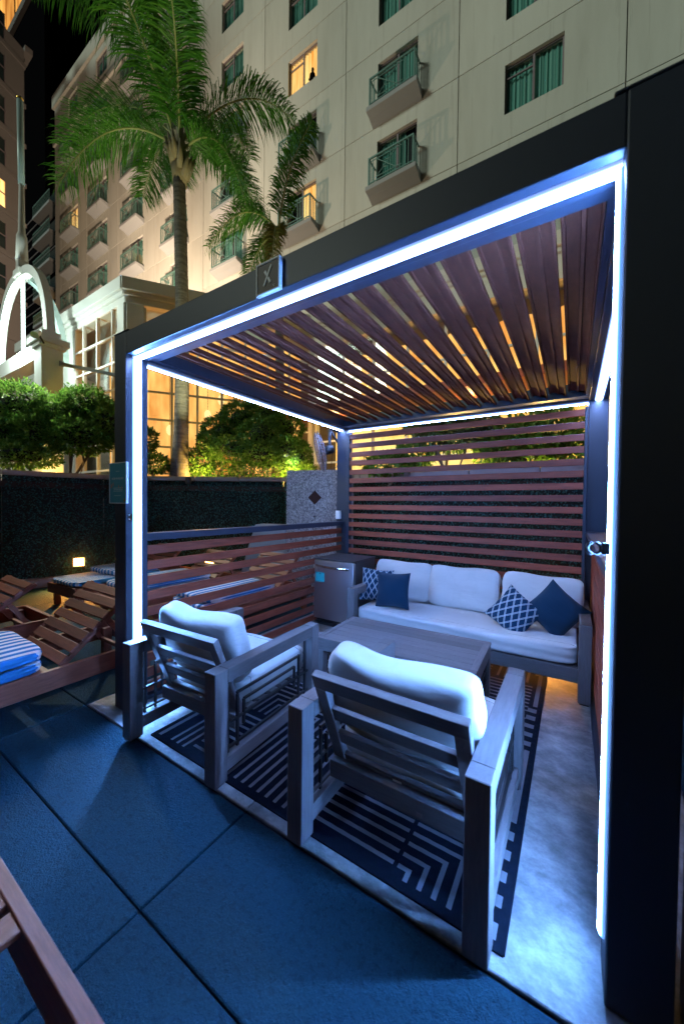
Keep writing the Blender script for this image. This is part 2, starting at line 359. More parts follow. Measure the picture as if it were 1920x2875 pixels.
for xa, xb in ((-.205,1.53),(1.53,3.42)):
    for ya, yb in ((-.10,1.625),(1.625,4.3)): box('slab', xa+.003, ya+.003, -.0155, xb-.003, yb-.003, .003, 'concrete', pad, bevel=.004, seg=1)

# ================================================================ cabana
cab = thing('cabana', 'black metal pergola cabana outlined in glowing LED strips with wooden louvered roof', 'cabana', (W_/2, D_/2, 0))
for x0, y0 in ((0,0),(W_-S_,0),(0,D_-S_),(W_-S_,D_-S_)):
    b = B().box(x0, y0, .004, x0+S_, y0+S_, H_)
    p = b.obj('post', 'black_metal', cab, bevel=.006)
    q = B().box(x0-.002, y0-.002, H_+.0005, x0+S_+.002+(.03 if x0 == 0 else 0), y0+S_+.002, H_+.009)
    if x0: q = B().box(x0-.032, y0-.002, H_+.0005, x0+S_+.002, y0+S_+.002, H_+.009)
    q.obj('corner_cap', 'black_metal', p, bevel=.004)
for a in ((S_+.0005,0.002,HB,W_-S_-.0005,S_-.002,H_-.002),(S_+.0005,D_-S_+.002,HB,W_-S_-.0005,D_-.002,H_-.002),(.002,S_+.0005,HB,S_-.002,D_-S_-.0005,H_-.002),(W_-S_+.002,S_+.0005,HB,W_-.002,D_-S_-.0005,H_-.002)):
    box('beam', *a, 'black_metal', cab, bevel=.005)
# gutters inside the beams
for a in ((S_,S_,HB+.012,W_-S_,.225,H_-.02),(S_,2.86,HB+.012,W_-S_,D_-S_,H_-.02),(S_,.2255,HB+.014,.20,2.8595,H_-.02),(W_-.193,.2255,HB+.014,W_-S_,2.8595,H_-.02)):
    box('gutter', *a, 'black_metal', cab)
HALF = [(-.036,0),(-.034,.005),(-.024,.012),(-.012,.015),(0,.016),(.012,.015),(.024,.012),(.034,.005),(.036,0)]
def led(o, e1, e2, d, mat='led_soft'): B().prism(HALF, o, e1, e2, d).obj('led_strip', mat, cab, uvs=[(p/.036, 0) for p, _ in HALF]*2)
led((S_, S_/2, .17), (0,-1,0), (1,0,0), (0,0,HB-.19), 'led'); led((W_-S_, S_/2, .17), (0,1,0), (-1,0,0), (0,0,HB-.19), 'led')
led((S_+.003, S_/2, HB), (0,1,0), (0,0,-1), (W_-2*S_-.006,0,0)); led((S_+.003, D_-S_/2, HB), (0,1,0), (0,0,-1), (W_-2*S_-.006,0,0))
led((S_/2, S_+.003, HB), (-1,0,0), (0,0,-1), (0,D_-2*S_-.006,0)); led((W_-S_/2, S_+.003, HB), (-1,0,0), (0,0,-1), (0,D_-2*S_-.006,0))
# louvers
PROF = [(0,-.022),(.010,-.022),(.012,.002),(-.042,.012),(-.048,.002),(-.063,.005),(-.065,.017),(-.114,.026),(-.119,.016),(-.133,.018),(-.135,.037),(-.124,.041),(0,.016)]
for i in range(18):
    xb = 2.960-.1602*i
    if xb < .30: break
    o = B().prism(PROF[::-1], (xb+random.uniform(-.002,.002), .232, 2.672), (1,0,0), (0,0,1), (0,2.622,0)).obj('louver', 'louver_metal', cab)
# slatted screens
def slats(name, n, z0, pitch, hgt, seg, mat):
    for i in range(n):
        z = z0-i*pitch
        if z-hgt < .04: break
        j = random.uniform(-.0015, .0015)
        box(name, *seg(z-hgt+j, z+j), mat, cab, bevel=.003, seg=1)
slats('slat', 21, 2.525, .1215, .067, lambda a, b: (.243, 2.962, a, 2.972, 2.985, b), 'slat_wood')
for x0, x1 in ((.192,.2425),(2.9725,2.9995)): box('screen_stile', x0, 2.955, .02, x1, 3.0, 2.545, 'black_metal', cab, bevel=.003, seg=1)
slats('slat', 10, 1.215, .1215, .072, lambda a, b: (.070, S_, a, .094, D_-S_, b), 'slat_wood_y')
slats('slat', 10, 1.215, .1215, .112, lambda a, b: (3.052, S_, a, 3.076, D_-S_, b), 'slat_wood_y')
box('rail', .030, S_+.001, 1.255, .134, D_-S_-.001, 1.312, 'black_metal', cab, bevel=.004)
box('rail', 3.004, S_+.001, 1.262, 3.160, D_-S_-.001, 1.308, 'black_metal', cab, bevel=.004)
box('bottom_rail', .05, S_+.001, .008, .12, D_-S_-.001, .038, 'black_metal', cab); box('bottom_rail', 3.03, S_+.001, .008, 3.10, D_-S_-.001, .038, 'black_metal', cab)

nx = thing('next_cabana', 'dark edge post and beam of the adjoining cabana at the photo edge', 'cabana', (3.4, 0, 0))
box('post', 3.205, .0, .004, 3.367, .162, H_, 'black_metal', nx, bevel=.006); box('beam', 3.3675, .002, HB, 4.9, .158, H_-.002, 'black_metal', nx); box('beam', 3.207, .1625, HB, 3.365, 3.0, H_-.002, 'black_metal', nx)

# small things fixed to the cabana
sg = thing('logo_sign', 'square brown sign with white X mark on the front beam', 'sign', (1.58, -.02, 2.61))
box('plate', 1.506, -.021, 2.616, 1.654, -.006, 2.764, 'sign_brown', sg)
b = B().box(1.499,-.026,2.610,1.509,-.003,2.770).box(1.651,-.026,2.610,1.661,-.003,2.770).box(1.5091,-.026,2.610,1.6509,-.003,2.620).box(1.5091,-.026,2.760,1.6509,-.003,2.770)
b.obj('frame', 'sign_white', sg, bevel=.002, seg=1)
box('bracket', 1.55, -.006, 2.64, 1.61, .003, 2.74, 'dark_trim', sg)
b = B().bar((1.553,-.0235,2.649),(1.604,-.0235,2.741),.010,.004,(0,1,0)); b.obj('stroke', 'sign_white', sg)
for a, c in (((1.560,2.722),(1.572,2.702)),((1.583,2.684),(1.599,2.656))): B().bar((a[0],-.0235,a[1]),(c[0],-.0235,c[1]),.0125,.004,(0,1,0)).obj('stroke', 'sign_white', sg)
for a, c in (((1.617,2.640),(1.622,2.630)),((1.624,2.642),(1.6235,2.640))): B().bar((a[0],-.0225,a[1]),(c[0],-.0225,c[1]),.003,.003,(0,1,0)).obj('stroke', 'sign_white', sg)
po = thing('poster_holder', 'upright acrylic poster holder with blue drink poster on the front post', 'poster', (.09, -.02, 1.54))
box('print', -.022, -.020, 1.547, .206, -.014, 1.834, 'poster_print', po)
B().box(-.029,-.023,1.541,-.0225,-.008,1.840).box(.2065,-.023,1.541,.215,-.008,1.840).box(-.0224,-.023,1.541,.2064,-.008,1.5465).box(-.0224,-.023,1.8345,.2064,-.008,1.840).obj('frame', 'sign_white', po)
box('backing', -.027, -.0138, 1.543, .213, -.005, 1.838, 'white_plastic', po)
def textobj(body, size, loc, rot, mat, parent, name='lettering', ext=.0006):
    cu = bpy.data.curves.new(name, 'FONT'); cu.body = body; cu.size = size; cu.align_x = 'CENTER'; cu.extrude = ext
    ob = bpy.data.objects.new(name, cu); COL.objects.link(ob); dg = bpy.context.evaluated_depsgraph_get()
    me = bpy.data.meshes.new_from_object(ob.evaluated_get(dg)); bpy.data.objects.remove(ob)
    M = Matrix.Translation(Vector(loc)-ORIG.get(parent.name, Vector())) @ Euler(rot).to_matrix().to_4x4(); me.transform(M)
    me.materials.clear(); me.materials.append(MATS[mat]); o = bpy.data.objects.new(name, me); COL.objects.link(o); o.parent = parent; return o
textobj('NOW AVAILABLE', .0215, (.092,-.0212,1.716), (R(90),0,0), 'poster_text', po)
for zz, x0, x1, hh in ((1.775,.065,.115,.003),(1.652,.03,.165,.004),(1.641,.035,.16,.0035),(1.630,.03,.155,.0035),(1.597,.04,.14,.003)):
    box('lettering', x0, -.0208, zz, x1, -.0201, zz+hh, 'poster_text', po)
for xx, zz, ss in ((0,1.655,.020),(.025,1.668,.018),(.105,1.655,.014),(.15,1.648,.012)):
    B().prism([(-.5,0),(.5,0),(.35,1.6),(0,2),(-.35,1.6)], (xx,-.0201,zz), (ss,0,0), (0,0,ss*.8), (0,-.0008,0)).obj('picture', 'poster_pink', po)
b = B()
for kx in range(6):
    t = kx*math.pi/3; b.bar((.185,-.0206,1.566),(.185+.013*math.cos(t),-.0206,1.566+.013*math.sin(t)),.007,.001,(0,1,0))
b.obj('picture', 'gold', po)
lt = thing('latch_plate', 'small screwed steel latch on the front post beside the LED', 'latch', (S_, .03, 1.42))
box('plate', S_+.0005, .012, 1.418, S_+.005, .046, 1.468, 'chrome', lt, bevel=.001)
for zz in (1.428,1.458): B().tube([(S_+.005,.02,zz),(S_+.009,.02,zz)], .004, 8).obj('screw', 'white_plastic', lt)
rg = thing('ring_bracket', 'black ring bracket on the post crossing the LED strip', 'bracket', (W_-S_, .06, 1.40))
box('arm', W_-S_-.032, .055, 1.398, W_-S_+.001, .075, 1.438, 'dark_trim', rg, bevel=.004)
b = B(); pts = [(W_-S_-.052+.019*math.cos(t), .064, 1.418+.019*math.sin(t)) for t in [2*math.pi*i/16 for i in range(17)]]; b.tube(pts, .0055, 8, caps=False).obj('ring', 'dark_trim', rg, smooth=True)
ob_ = thing('outlet_box', 'small white weatherproof outlet box on the back post', 'outlet', (.05, 3.0, 1.34))
box('cover', .012, 2.965, 1.345, .088, 3.0095, 1.463, 'white_plastic', ob_, bevel=.006); box('lid', .02, 2.960, 1.352, .070, 2.9655, 1.455, 'white_plastic', ob_, bevel=.003); B().tube([(.095,2.99,1.45),(.105,2.985,1.45)], .006, 8).obj('knob', 'chrome', ob_)
fan = thing('wall_fan', 'black wall fan with wire cage bracketed to the back post', 'fan', (-.02, 3.05, 2.3))
fc = Vector((-.13, 2.80, 2.30)); fn = Vector((-.78,-.58,-.22)).normalized(); fx = fn.cross(Vector((0,0,1))).normalized(); fz = fx.cross(fn)
b = B()
for off, rr in ((0,.285),(.03,.28),(.06,.22),(.075,.14),(.08,.06),(-.035,.22),(-.05,.13)):
    b.tube([fc+fn*off+(fx*math.cos(t)+fz*math.sin(t))*rr for t in [2*math.pi*i/28 for i in range(29)]], .0035 if rr < .25 else .006, 5, caps=False)
for i in range(40):
    t = 2*math.pi*i/40; q = fx*math.cos(t)+fz*math.sin(t)
    b.tube([fc+fn*.082+q*.03, fc+fn*.075+q*.13, fc+fn*.06+q*.22, fc+fn*.03+q*.28, fc+q*.285, fc-fn*.035+q*.22, fc-fn*.05+q*.12, fc-fn*.055+q*.05], .0022, 4, caps=False)
b.obj('cage', 'cage_grey', fan)
b = B().tube([fc-fn*.02, fc+fn*.03], .04, 12)
bl = b.obj('hub', 'dark_trim', fan)
for i in range(3):
    t = 2*math.pi*i/3+.3; q = fx*math.cos(t)+fz*math.sin(t); q2 = fn.cross(q)
    B().add([fc+q*.035-q2*.02, fc+q*.035+q2*.02+fn*.012, fc+q*.21+q2*.075+fn*.02, fc+q*.225-q2*.01-fn*.01, fc+q*.16-q2*.06-fn*.012], [(0,1,2,3,4)]).obj('blade', 'dark_trim', fan)
B().tube([fc-fn*.055, fc-fn*.07, fc-fn*.17, fc-fn*.19], [.05,.065,.06,.03], 14).obj('motor', 'dark_trim', fan, smooth=True)
top = fc-fn*.12+Vector((0,0,.30)); pa = Vector((-.003,3.07,2.60)); pb = Vector((-.003,3.07,2.42))
B().bar(fc-fn*.12, top, .035, .025).obj('yoke', 'black_metal', fan)
B().bar(top, pa, .022).bar(top, pb, .022).box(-.014,3.03,2.36,-.001,3.11,2.64).obj('bracket', 'dark_trim', fan)
for zz in (2.40,2.48,2.58): B().tube([(-.014,3.05,zz),(-.02,3.05,zz)], .008, 8).obj('bolt', 'chrome', fan)
B().tube([fc-fn*.17-Vector((0,0,.05)), (-.07,2.95,2.06), (-.03,3.05,2.10), (-.006,3.10,2.3)], .004, 5).obj('cable', 'dark_trim', fan)

# ================================================================ rug
def rug():
    x0, x1, y0, y1, c = .56, 2.72, -.035, 2.52, .010
    nx, ny = int((x1-x0)/c), int((y1-y0)/c); b = B(); CS = .54
    for j in range(ny+1):
        for i in range(nx+1): b.v.append((x0+i*c, y0+j*c, .0085+.0007*math.sin(i*.9)*math.sin(j*1.1)))
    def lightq(x, y):
        ex = min(x-x0, x1-x); ey = min(y-y0, y1-y)
        if min(ex, ey) < .026: return 0
        if ex < .09: return 1 if (x1-x < .09 and ((y*9) % 1 < .5 if int(y*1.7) % 2 == 0 else ex < .062)) or (x-x0 < .09 and ex < .06) else 0
        u, v = (x-x0-.09)/CS, (y-y0-.02)/CS; ci, cj = int(u), int(v); a, d = u-ci, v-cj
        K = ['TYX7', 'L7YY', 'XLX7', 'Y7LX', 'XYXY']; h = K[min(cj,4)][min(ci,3)]; n = 9
        t = {'T': min(a, 1-d) if a < .45 else d, 'Y': a, 'X': d, '7': max(a, d), 'L': min(a, 1-d)}[h]
        if min(a, d) < .035: return 0
        return 1 if (t*n) % 1 < .37 else 0
    for j in range(ny):
        for i in range(nx):
            a = j*(nx+1)+i; b.f.append((a, a+1, a+nx+2, a+nx+1)); b.mi.append(lightq(x0+(i+.5)*c, y0+(j+.5)*c))
    # bound edge
    for (p, q) in (((x0,y0),(x1,y0)),((x1,y0),(x1,y1)),((x1,y1),(x0,y1)),((x0,y1),(x0,y0))):
        b.bar((*p,.0055),(*q,.0055),.010,.009)
    return b.obj('area_rug', ['rug_navy', 'rug_light'])
tag(rug(), 'navy and grey geometric line pattern outdoor rug under the seating', 'rug')

# ================================================================ seating
def side_frame(par, xo, xi, d, z=.635, front=True, mat='grey_wood', orn=True):
    """one arm frame between x = xo (outside) and xi; parts of par, built in local coordinates"""
    a, c = min(xo, xi), max(xo, xi)
    for y0, y1 in ((0,.088),(d-.088,d)):
        lg = box('leg', a, y0, .016, c, y1, z, 'grey_wood_z', par, bevel=.003, seg=1, world=False)
        box('foot_pad', a+.012, y0+.012, .004, c-.012, y1-.012, .017, 'dark_trim', lg, world=False)
    box('armrest', a+.0004, .0884, z-.078, c-.0004, d-.0884, z-.0005, mat, par, bevel=.003, seg=1, world=False)
    box('lower_rail', a+.012, .0884, .055, c-.012, d-.0884, .135, mat, par, bevel=.003, seg=1, world=False)
    if orn:
        b = B(); xm = (a+c)/2; t = .007
        y0, y1, z0, z1 = .0884, d-.0884, .1352, z-.0782
        def hb(ya, yb, zz): b.box(xm-t, ya, zz-t, xm+t, yb, zz+t)
        def vb(yy, za, zb): b.box(xm-t, yy-t, za, xm+t, yy+t, zb)
        hb(y0, y1, .30); hb(y0, y1, .16); vb(y0+.11, z0, z1-.12); vb(y1-.11, z0, z1-.10); vb(y0+.16, .24, z1-.17); vb(y1-.16, .24, z1-.17)
        hb(y0+.103, y1-.103, z1-.11); hb(y0+.16, y1-.16, z1-.17); vb(y0+.035, z0, z1); vb(y1-.035, z0, z1)
        b.obj('metal_inlay', 'dark_trim', par, world=False)
def back_frame(par, hw, yb, zb, yt, zt, nsl=3, mat='grey_wood_x'):
    """reclined slatted back between local (yb, zb) and (yt, zt)"""
    d = Vector((0, yt-yb, zt-zb)); L = d.length; d.normalize(); x = Vector((1,0,0)); n = x.cross(d)
    M = Matrix((x, d, n)).transposed().to_4x4(); M.translation = Vector((0, yb, zb))
    for sx in (-1, 1): B().obox(M, sx*hw-(.06 if sx > 0 else 0), 0, -.018, sx*hw+(.06 if sx < 0 else 0), L-.0755, .018).obj('stile', 'grey_wood_z', par, world=False, bevel=.002, seg=1)
    B().obox(M, -hw, L-.075, -.019, hw, L, .019).obj('top_rail', mat, par, world=False, bevel=.002, seg=1)
    gap = (L-.075)/(nsl+.35)
    for i in range(nsl):
        y0 = .02+i*gap; B().obox(M, -hw+.0605, y0, -.012, hw-.0605, y0+.072, .012).obj('back_slat', mat, par, world=False, bevel=.002, seg=1)
def armchair(label):
    t = thing('armchair', label, 'armchair', (0,0,0), 0, 'slatted armchairs facing the sofa'); w, d = .865, .985
    for s in (-1, 1): side_frame(t, s*w/2, s*(w/2-.085), d)
    hw = w/2-.0855
    box('seat_frame', -hw, .22, .20, hw, .30, .285, 'grey_wood_x', t, world=False, bevel=.003); box('seat_frame', -hw, .87, .20, hw, .93, .285, 'grey_wood_x', t, world=False, bevel=.003)
    for i in range(5): box('seat_slat', -hw, .32+i*.11, .262, hw, .32+i*.11+.07, .284, 'grey_wood_x', t, world=False)
    back_frame(t, hw, .30, .235, .075, .775)
    upholster(cushion(2*hw-.01, .68, .165, 9, 10, .02, 0, .003, 1), 'seat_cushion', 'white_fabric', t, Matrix.Translation((0,.63,.287)))
    c = cushion(2*hw+.02, .175, .465, 5.2, 18, .12, .055, .004, 2); M = Matrix.Translation((0, .345, .43)) @ Matrix.Rotation(R(15), 4, 'X')
    c.pipes = []; upholster(c, 'back_cushion', 'white_fabric', t, M)
    box('care_tag', -.03, .262, .262, .012, .266, .302, 'white_plastic', t, world=False); box('care_tag', .10, .2185, .215, .125, .2195, .232, 'cap_stone', t, world=False)
    return t
ch1 = armchair('grey framed armchair with white cushions, nearer the glowing corner post and concrete strip'); ch1.location = (2.254, -.125, .009)
ch1['label'] = 'grey slat back armchair with white cushions in front of the coffee table, nearest the viewer'
ch2 = tree_copy(ch1, (.893, -.150, .009), R(2.8), 'grey slat back armchair with white cushions beside the front post carrying the poster')

sofa = thing('sofa', 'three seat outdoor sofa with grey frame and pale cushions against slat screen', 'sofa', (1.932, 1.985, .004)); w, d = 2.204, .93
for s in (-1, 1): side_frame(sofa, s*w/2, s*(w/2-.085), d, .635, orn=False)
hw = w/2-.0855
box('seat_frame', -hw, .012, .165, hw, .06, .278, 'grey_wood_x', sofa, world=False, bevel=.003); box('seat_frame', -hw, .80, .165, hw, .85, .278, 'grey_wood_x', sofa, world=False, bevel=.003)
for i in range(7): box('seat_slat', -hw, .08+i*.1, .25, hw, .08+i*.1+.07, .277, 'grey_wood_x', sofa, world=False)
back_frame(sofa, hw, .78, .26, .90, .74)
c = cushion(2*hw-.01, .80, .155, 12, 16, .01, 0, .003, 4); upholster(c, 'seat_cushion', 'white_fabric', sofa, Matrix.Translation((0,.415,.28)))
for i, (xc, ww, a) in enumerate(((-.745,.70,1),(-.035,.735,-1),(.70,.70,2))):
    c = cushion(ww, .17, .46, 8, 16, .16, .015, .004, 10+i); M = Matrix.Translation((xc, .64, .425)) @ Matrix.Rotation(R(a), 4, 'Y') @ Matrix.Rotation(R(-17), 4, 'X')
    upholster(c, 'back_cushion', 'white_fabric', sofa, M)
def scatter(name, label, mat, loc, rx, ry, rz, s=.40, seed=0):
    b, uv = pillow(s, .16, 18, seed); o = b.obj(name, mat, None, True, uvs=uv); o.location = loc; o.rotation_euler = Euler((R(rx), R(ry), R(rz)), 'XYZ'); tag(o, label, 'pillow', 'scatter cushions on the sofa'); return o
scatter('throw_pillow', 'navy lattice pattern pillow upright in the sofa corner beside the fridge', 'lattice_fabric', (.995, 2.36, .625), -14, 2, 10, .38, 1)
scatter('throw_pillow', 'plain navy pillow propped upright beside the fridge end of the sofa', 'navy_fabric', (1.255, 2.24, .625), -14, -3, 3, .39, 2)
scatter('throw_pillow', 'navy lattice pattern pillow tilted over at the far end of the sofa', 'lattice_fabric', (2.452, 2.27, .575), -24, 34, -14, .37, 3)
scatter('throw_pillow', 'plain navy pillow standing on its corner at the far end of the sofa', 'navy_fabric', (2.775, 2.34, .635), -22, 40, -6, .39, 4)

tb = thing('coffee_table', 'low grey plank top coffee table on the rug before the sofa', 'table', (1.715, 1.43, .009), R(2)); w, d, h = 1.29, .66, .425
for i in range(6): box('plank', -w/2+.05, -d/2+.05+i*(d-.1)/6+.0015, h-.024, w/2-.05, -d/2+.05+(i+1)*(d-.1)/6-.0015, h-.001, 'grey_wood_x', tb, world=False, bevel=.0015, seg=1)
for a in ((-w/2,-d/2,w/2,-d/2+.0495),(-w/2,d/2-.0495,w/2,d/2)): box('rim', a[0], a[1], h-.026, a[2], a[3], h, 'grey_wood_x', tb, world=False, bevel=.002, seg=1)
for a in ((-w/2,-d/2+.0498,-w/2+.0495,d/2-.0498),(w/2-.0495,-d/2+.0498,w/2,d/2-.0498)): box('rim', a[0], a[1], h-.026, a[2], a[3], h, 'grey_wood', tb, world=False, bevel=.002, seg=1)
for a in ((-w/2+.004,-d/2+.004,w/2-.004,-d/2+.03),(-w/2+.004,d/2-.03,w/2-.004,d/2-.004)): box('apron', a[0], a[1], h-.105, a[2], a[3], h-.0265, 'grey_wood_x', tb, world=False)
for a in ((-w/2+.004,-d/2+.0302,-w/2+.03,d/2-.0302),(w/2-.03,-d/2+.0302,w/2-.004,d/2-.0302)): box('apron', a[0], a[1], h-.105, a[2], a[3], h-.0265, 'grey_wood', tb, world=False)
for sx in (-1,1):
    for sy in (-1,1): B().box(sx*(w/2-.038)-.035, sy*(d/2-.038)-.035, 0, sx*(w/2-.038)+.035, sy*(d/2-.038)+.035, h-.1055).obj('leg', 'grey_wood_z', tb, world=False, bevel=.003)
    b = B(); xx = sx*(w/2-.02)
    for zz in (.09,.14,.24,.29): b.box(xx-.006, -d/2+.074, zz-.006, xx+.006, d/2-.074, zz+.006)
    for yy in (-.2,-.15,.15,.2): b.box(xx-.0055, yy-.006, .02, xx+.0055, yy+.006, h-.106)
    b.obj('metal_inlay', 'dark_trim', tb, world=False)

fr = thing('mini_fridge', 'stainless steel mini fridge in the cabana corner beside the sofa', 'fridge', (.375, 2.68, .003))
box('cabinet', .072, 2.43, .05, .676, 2.945, .846, 'steel_side', fr, bevel=.006); box('door', .07, 2.372, .09, .678, 2.426, .836, 'brushed_steel', fr, bevel=.010, seg=3)
box('top_panel', .066, 2.375, .8465, .682, 2.947, .862, 'steel_side', fr, bevel=.004); box('kick_plate', .085, 2.40, .006, .665, 2.93, .0495, 'dark_trim', fr)
b = B().tube([(.108+.024*i, 2.372-.045*math.sin(math.pi*min(1,max(0,(i/21)))), .772-.0008*i) for i in range(22)], [.010]+[.0155]*20+[.010], 10); b.obj('handle', 'chrome', fr, smooth=True)
tg = box('hang_tag', .122, 2.362, .565, .252, 2.365, .685, 'cyan_card', fr)
box('print', .178, 2.3608, .660, .200, 2.3616, .674, 'ink', tg); box('print', .150, 2.3608, .574, .225, 2.3616, .577, 'ink', tg); box('print', .135, 2.3608, .618, .147, 2.3616, .622, 'ink', tg); box('print', .226, 2.3608, .618, .238, 2.3616, .622, 'ink', tg)
B().tube([(.16,2.345,.768),(.172,2.352,.72),(.185,2.3635,.683)], .0015, 5).obj('string', 'dark_trim', tg)

# ================================================================ wooden sun loungers
def lounger(label, loc, rotz=0, up=42, back=True, L=1.98, hinge=1.23, W=.82):
    t = thing('sun_lounger', label, 'sun lounger', loc, rotz, 'slatted wooden loungers'); z0, z1 = .20, .345
    for x0 in (0, W-.038): box('side_rail', x0, 0, z0, x0+.038, L, z1, 'teak_y', t, world=False, bevel=.004)
    for y0 in (0, L-.038): box('end_rail', .0385, y0, z0, W-.0385, y0+.038, z1-.003, 'teak_x', t, world=False, bevel=.004)
    for x0 in (.0385, W-.0385-.06):
        for y0 in (.06, L-.14): box('leg', x0, y0, .003, x0+.06, y0+.075, z1-.03, 'teak_z', t, world=False, bevel=.004)
    n = 10; st = (hinge-.07)/n
    for i in range(n): box('slat', .0385, .05+i*st, z1-.026, W-.0385, .05+i*st+st*.72, z1-.004, 'teak_x', t, world=False, bevel=.003, seg=1)
    if back:
        M = Matrix.Translation((0, hinge+.02, z1-.015)) @ Matrix.Rotation(R(up), 4, 'X'); BL = L-hinge-.06
        fr_ = B().obox(M, .045, 0, -.024, .078, BL, .010).obj('back_rail', 'teak_y', t, world=False, bevel=.003)
        B().obox(M, W-.078, 0, -.024, W-.045, BL, .010).obj('back_rail', 'teak_y', t, world=False, bevel=.003)
        m = 7; sb = BL/m
        for i in range(m): B().obox(M, .043, i*sb+.006, .0105, W-.043, i*sb+sb*.80, .030).obj('slat', 'teak_x', t, world=False, bevel=.003, seg=1)
        a = M @ Vector((0, BL*.62, -.02))
        for x in (.085, W-.085): B().bar((x, a.y, a.z), (x, L-.16, z0+.03), .026, .040).obj('brace', 'teak_y', t, world=False)
        B().bar((.0385, L-.16, z0+.03), (W-.0385, L-.16, z0+.03), .03).obj('brace', 'teak_x', t, world=False)
    return t
def pad_cushion(label, loc, rotz=0, L=1.15, W=.72, th=.085, layers=1, seed=0, gap=.004):
    t = thing('lounger_cushion', label, 'cushion', loc, rotz, 'striped lounger cushions')
    for i in range(layers):
        c = cushion(W, L*(1-.03*i), th, 8, 12, .01, 0, .003, seed+i); c.v = [(p[0], p[1]+L/2+.02*i, p[2]+i*(th+gap)) for p in c.v]
        c.obj('pad', 'striped_fabric', t, True, world=False)
    return t
lounger('wooden lounger with raised back and a blue striped cushion folded double on its foot', (-1.035, -1.50, 0), 0, 42)
lounger('bare wooden lounger with raised slatted back and no cushion at the photo edge', (-2.44, -1.78, 0), 0, 34)
lounger('wooden lounger under flat striped cushion right below the glowing wall lamp', (-3.70, .80, 0), R(3), 40)
lounger('wooden lounger with striped cushion seen through fence, second from the wall lamp', (-2.43, .88, 0), 0, 38)
lounger('wooden lounger with striped cushion directly behind the cabana side fence', (-1.22, .98, 0), 0, 44)
lounger('cropped wooden lounger frame in the bottom corner close to the viewer', (.38, -.965, 0), R(-90), 0, False, 2.2, 1.28, .80)
pad_cushion('blue and white striped cushion folded double on lounger by the post', (-.62, -1.48, .346), 0, 1.14, .80, .075, 2, 1)
pad_cushion('long flat striped cushion on the lounger below the wall lamp', (-3.27, .84, .346), R(3), 1.30, .82, .075, 1, 3)
pad_cushion('short striped cushion folded on top of the one below the wall lamp', (-3.32, 1.36, .424), R(3), .74, .80, .085, 1, 5)
pad_cushion('striped cushion on the middle lounger seen through the cabana fence', (-2.02, .94, .346), 0, 1.24, .74, .08, 2, 7)
pad_cushion('striped cushion stack on the lounger nearest the cabana fence', (-.81, 1.16, .346), R(-1), 1.10, .74, .075, 2, 9)
# ================================================================ hedge walls, planter, lamps
HP = [(-5.45,-4.2),(-5.3,.7),(-4.9,2.1),(-4.3,2.75),(-2.1,4.2),(6.2,4.2)]
HZ = 2.0
hd_names = ['curving hedge wall behind the first loungers, cut by the photo edge', 'short angled hedge wall holding the glowing square lamp', 'narrow hedge wall corner below the tall palm', 'dark hedge wall seen over the cabana side fence', 'leafy hedge wall right behind the cabana slat screen']
pv = thing('planter_bed', 'raised planter bed of dark soil behind the hedge walls', 'planter', (-3, 5, 0))
b = B(); poly = [(x-.12*0, y) for x, y in HP] + [(6.2,12),(-20,12),(-20,-4.2)]
b.prism([(x, y) for x, y in poly], (0,0,1.80), (1,0,0), (0,1,0), (0,0,.10)); b.obj('soil', 'soil', pv)
for si, (P, Q) in enumerate(zip(HP, HP[1:])):
    P = Vector((*P,0)); Q = Vector((*Q,0)); d = (Q-P); L = d.length; d.normalize(); n = Vector((d.y,-d.x,0))
    t = thing('hedge_wall', hd_names[si], 'hedge wall', tuple((P+Q)/2), 0, 'hedge clad planter walls')
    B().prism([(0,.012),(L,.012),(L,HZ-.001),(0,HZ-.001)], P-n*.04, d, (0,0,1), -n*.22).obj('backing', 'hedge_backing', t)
    m = max(1, round(L/.92))
    for i in range(m):
        a = L*i/m+.004; e = L*(i+1)/m-.004; jz = random.uniform(-.003,.003)
        B().prism([(a,0),(e,0),(e,.085),(a,.085)], P+n*.065+Vector((0,0,HZ+jz)), d, (0,0,1), -n*.36).obj('cap_stone', 'cap_stone', t, bevel=.008, seg=1)
    B().prism([(0,0),(L,0),(L,.17),(0,.17)], P+n*.09+Vector((0,0,.004)), d, (0,0,1), -n*.12).obj('kerb_stone', 'cap_stone', t, bevel=.01, seg=1)
    rnd = random.Random(si); b = B(); dens = 1500 if si != 0 else 420
    cnt = int(L*1.8*dens)
    for _ in range(cnt):
        a = rnd.uniform(0, L); z = rnd.uniform(.18, HZ); off = rnd.uniform(-.035, .03)+(.035 if z < 1.27 and si < 4 else 0)
        c = P+d*a+n*off+Vector((0,0,z)); ang = rnd.uniform(0, 6.28); tl = rnd.uniform(-.9,.9); s = rnd.uniform(.012,.021)
        u = (d*math.cos(ang)+Vector((0,0,1))*math.sin(ang)); v = (n*math.cos(tl)+u.cross(n)*math.sin(tl)).cross(u).normalized(); u2 = (u+n*rnd.uniform(-.6,.8)).normalized()
        k0 = len(b.v); b.v += [tuple(c-u2*s), tuple(c+v*s*.55), tuple(c+u2*s), tuple(c-v*s*.55)]; b.f.append((k0,k0+1,k0+2,k0+3)); b.mi.append(0)
    b.obj('foliage', 'hedge_leaf', t, kind='stuff')
def point(name, loc, power, col, rad=.05):
    l = bpy.data.lights.new(name, 'POINT'); l.energy = power; l.color = col; l.shadow_soft_size = rad; o = bpy.data.objects.new(name, l); COL.objects.link(o); o.location = loc; return o
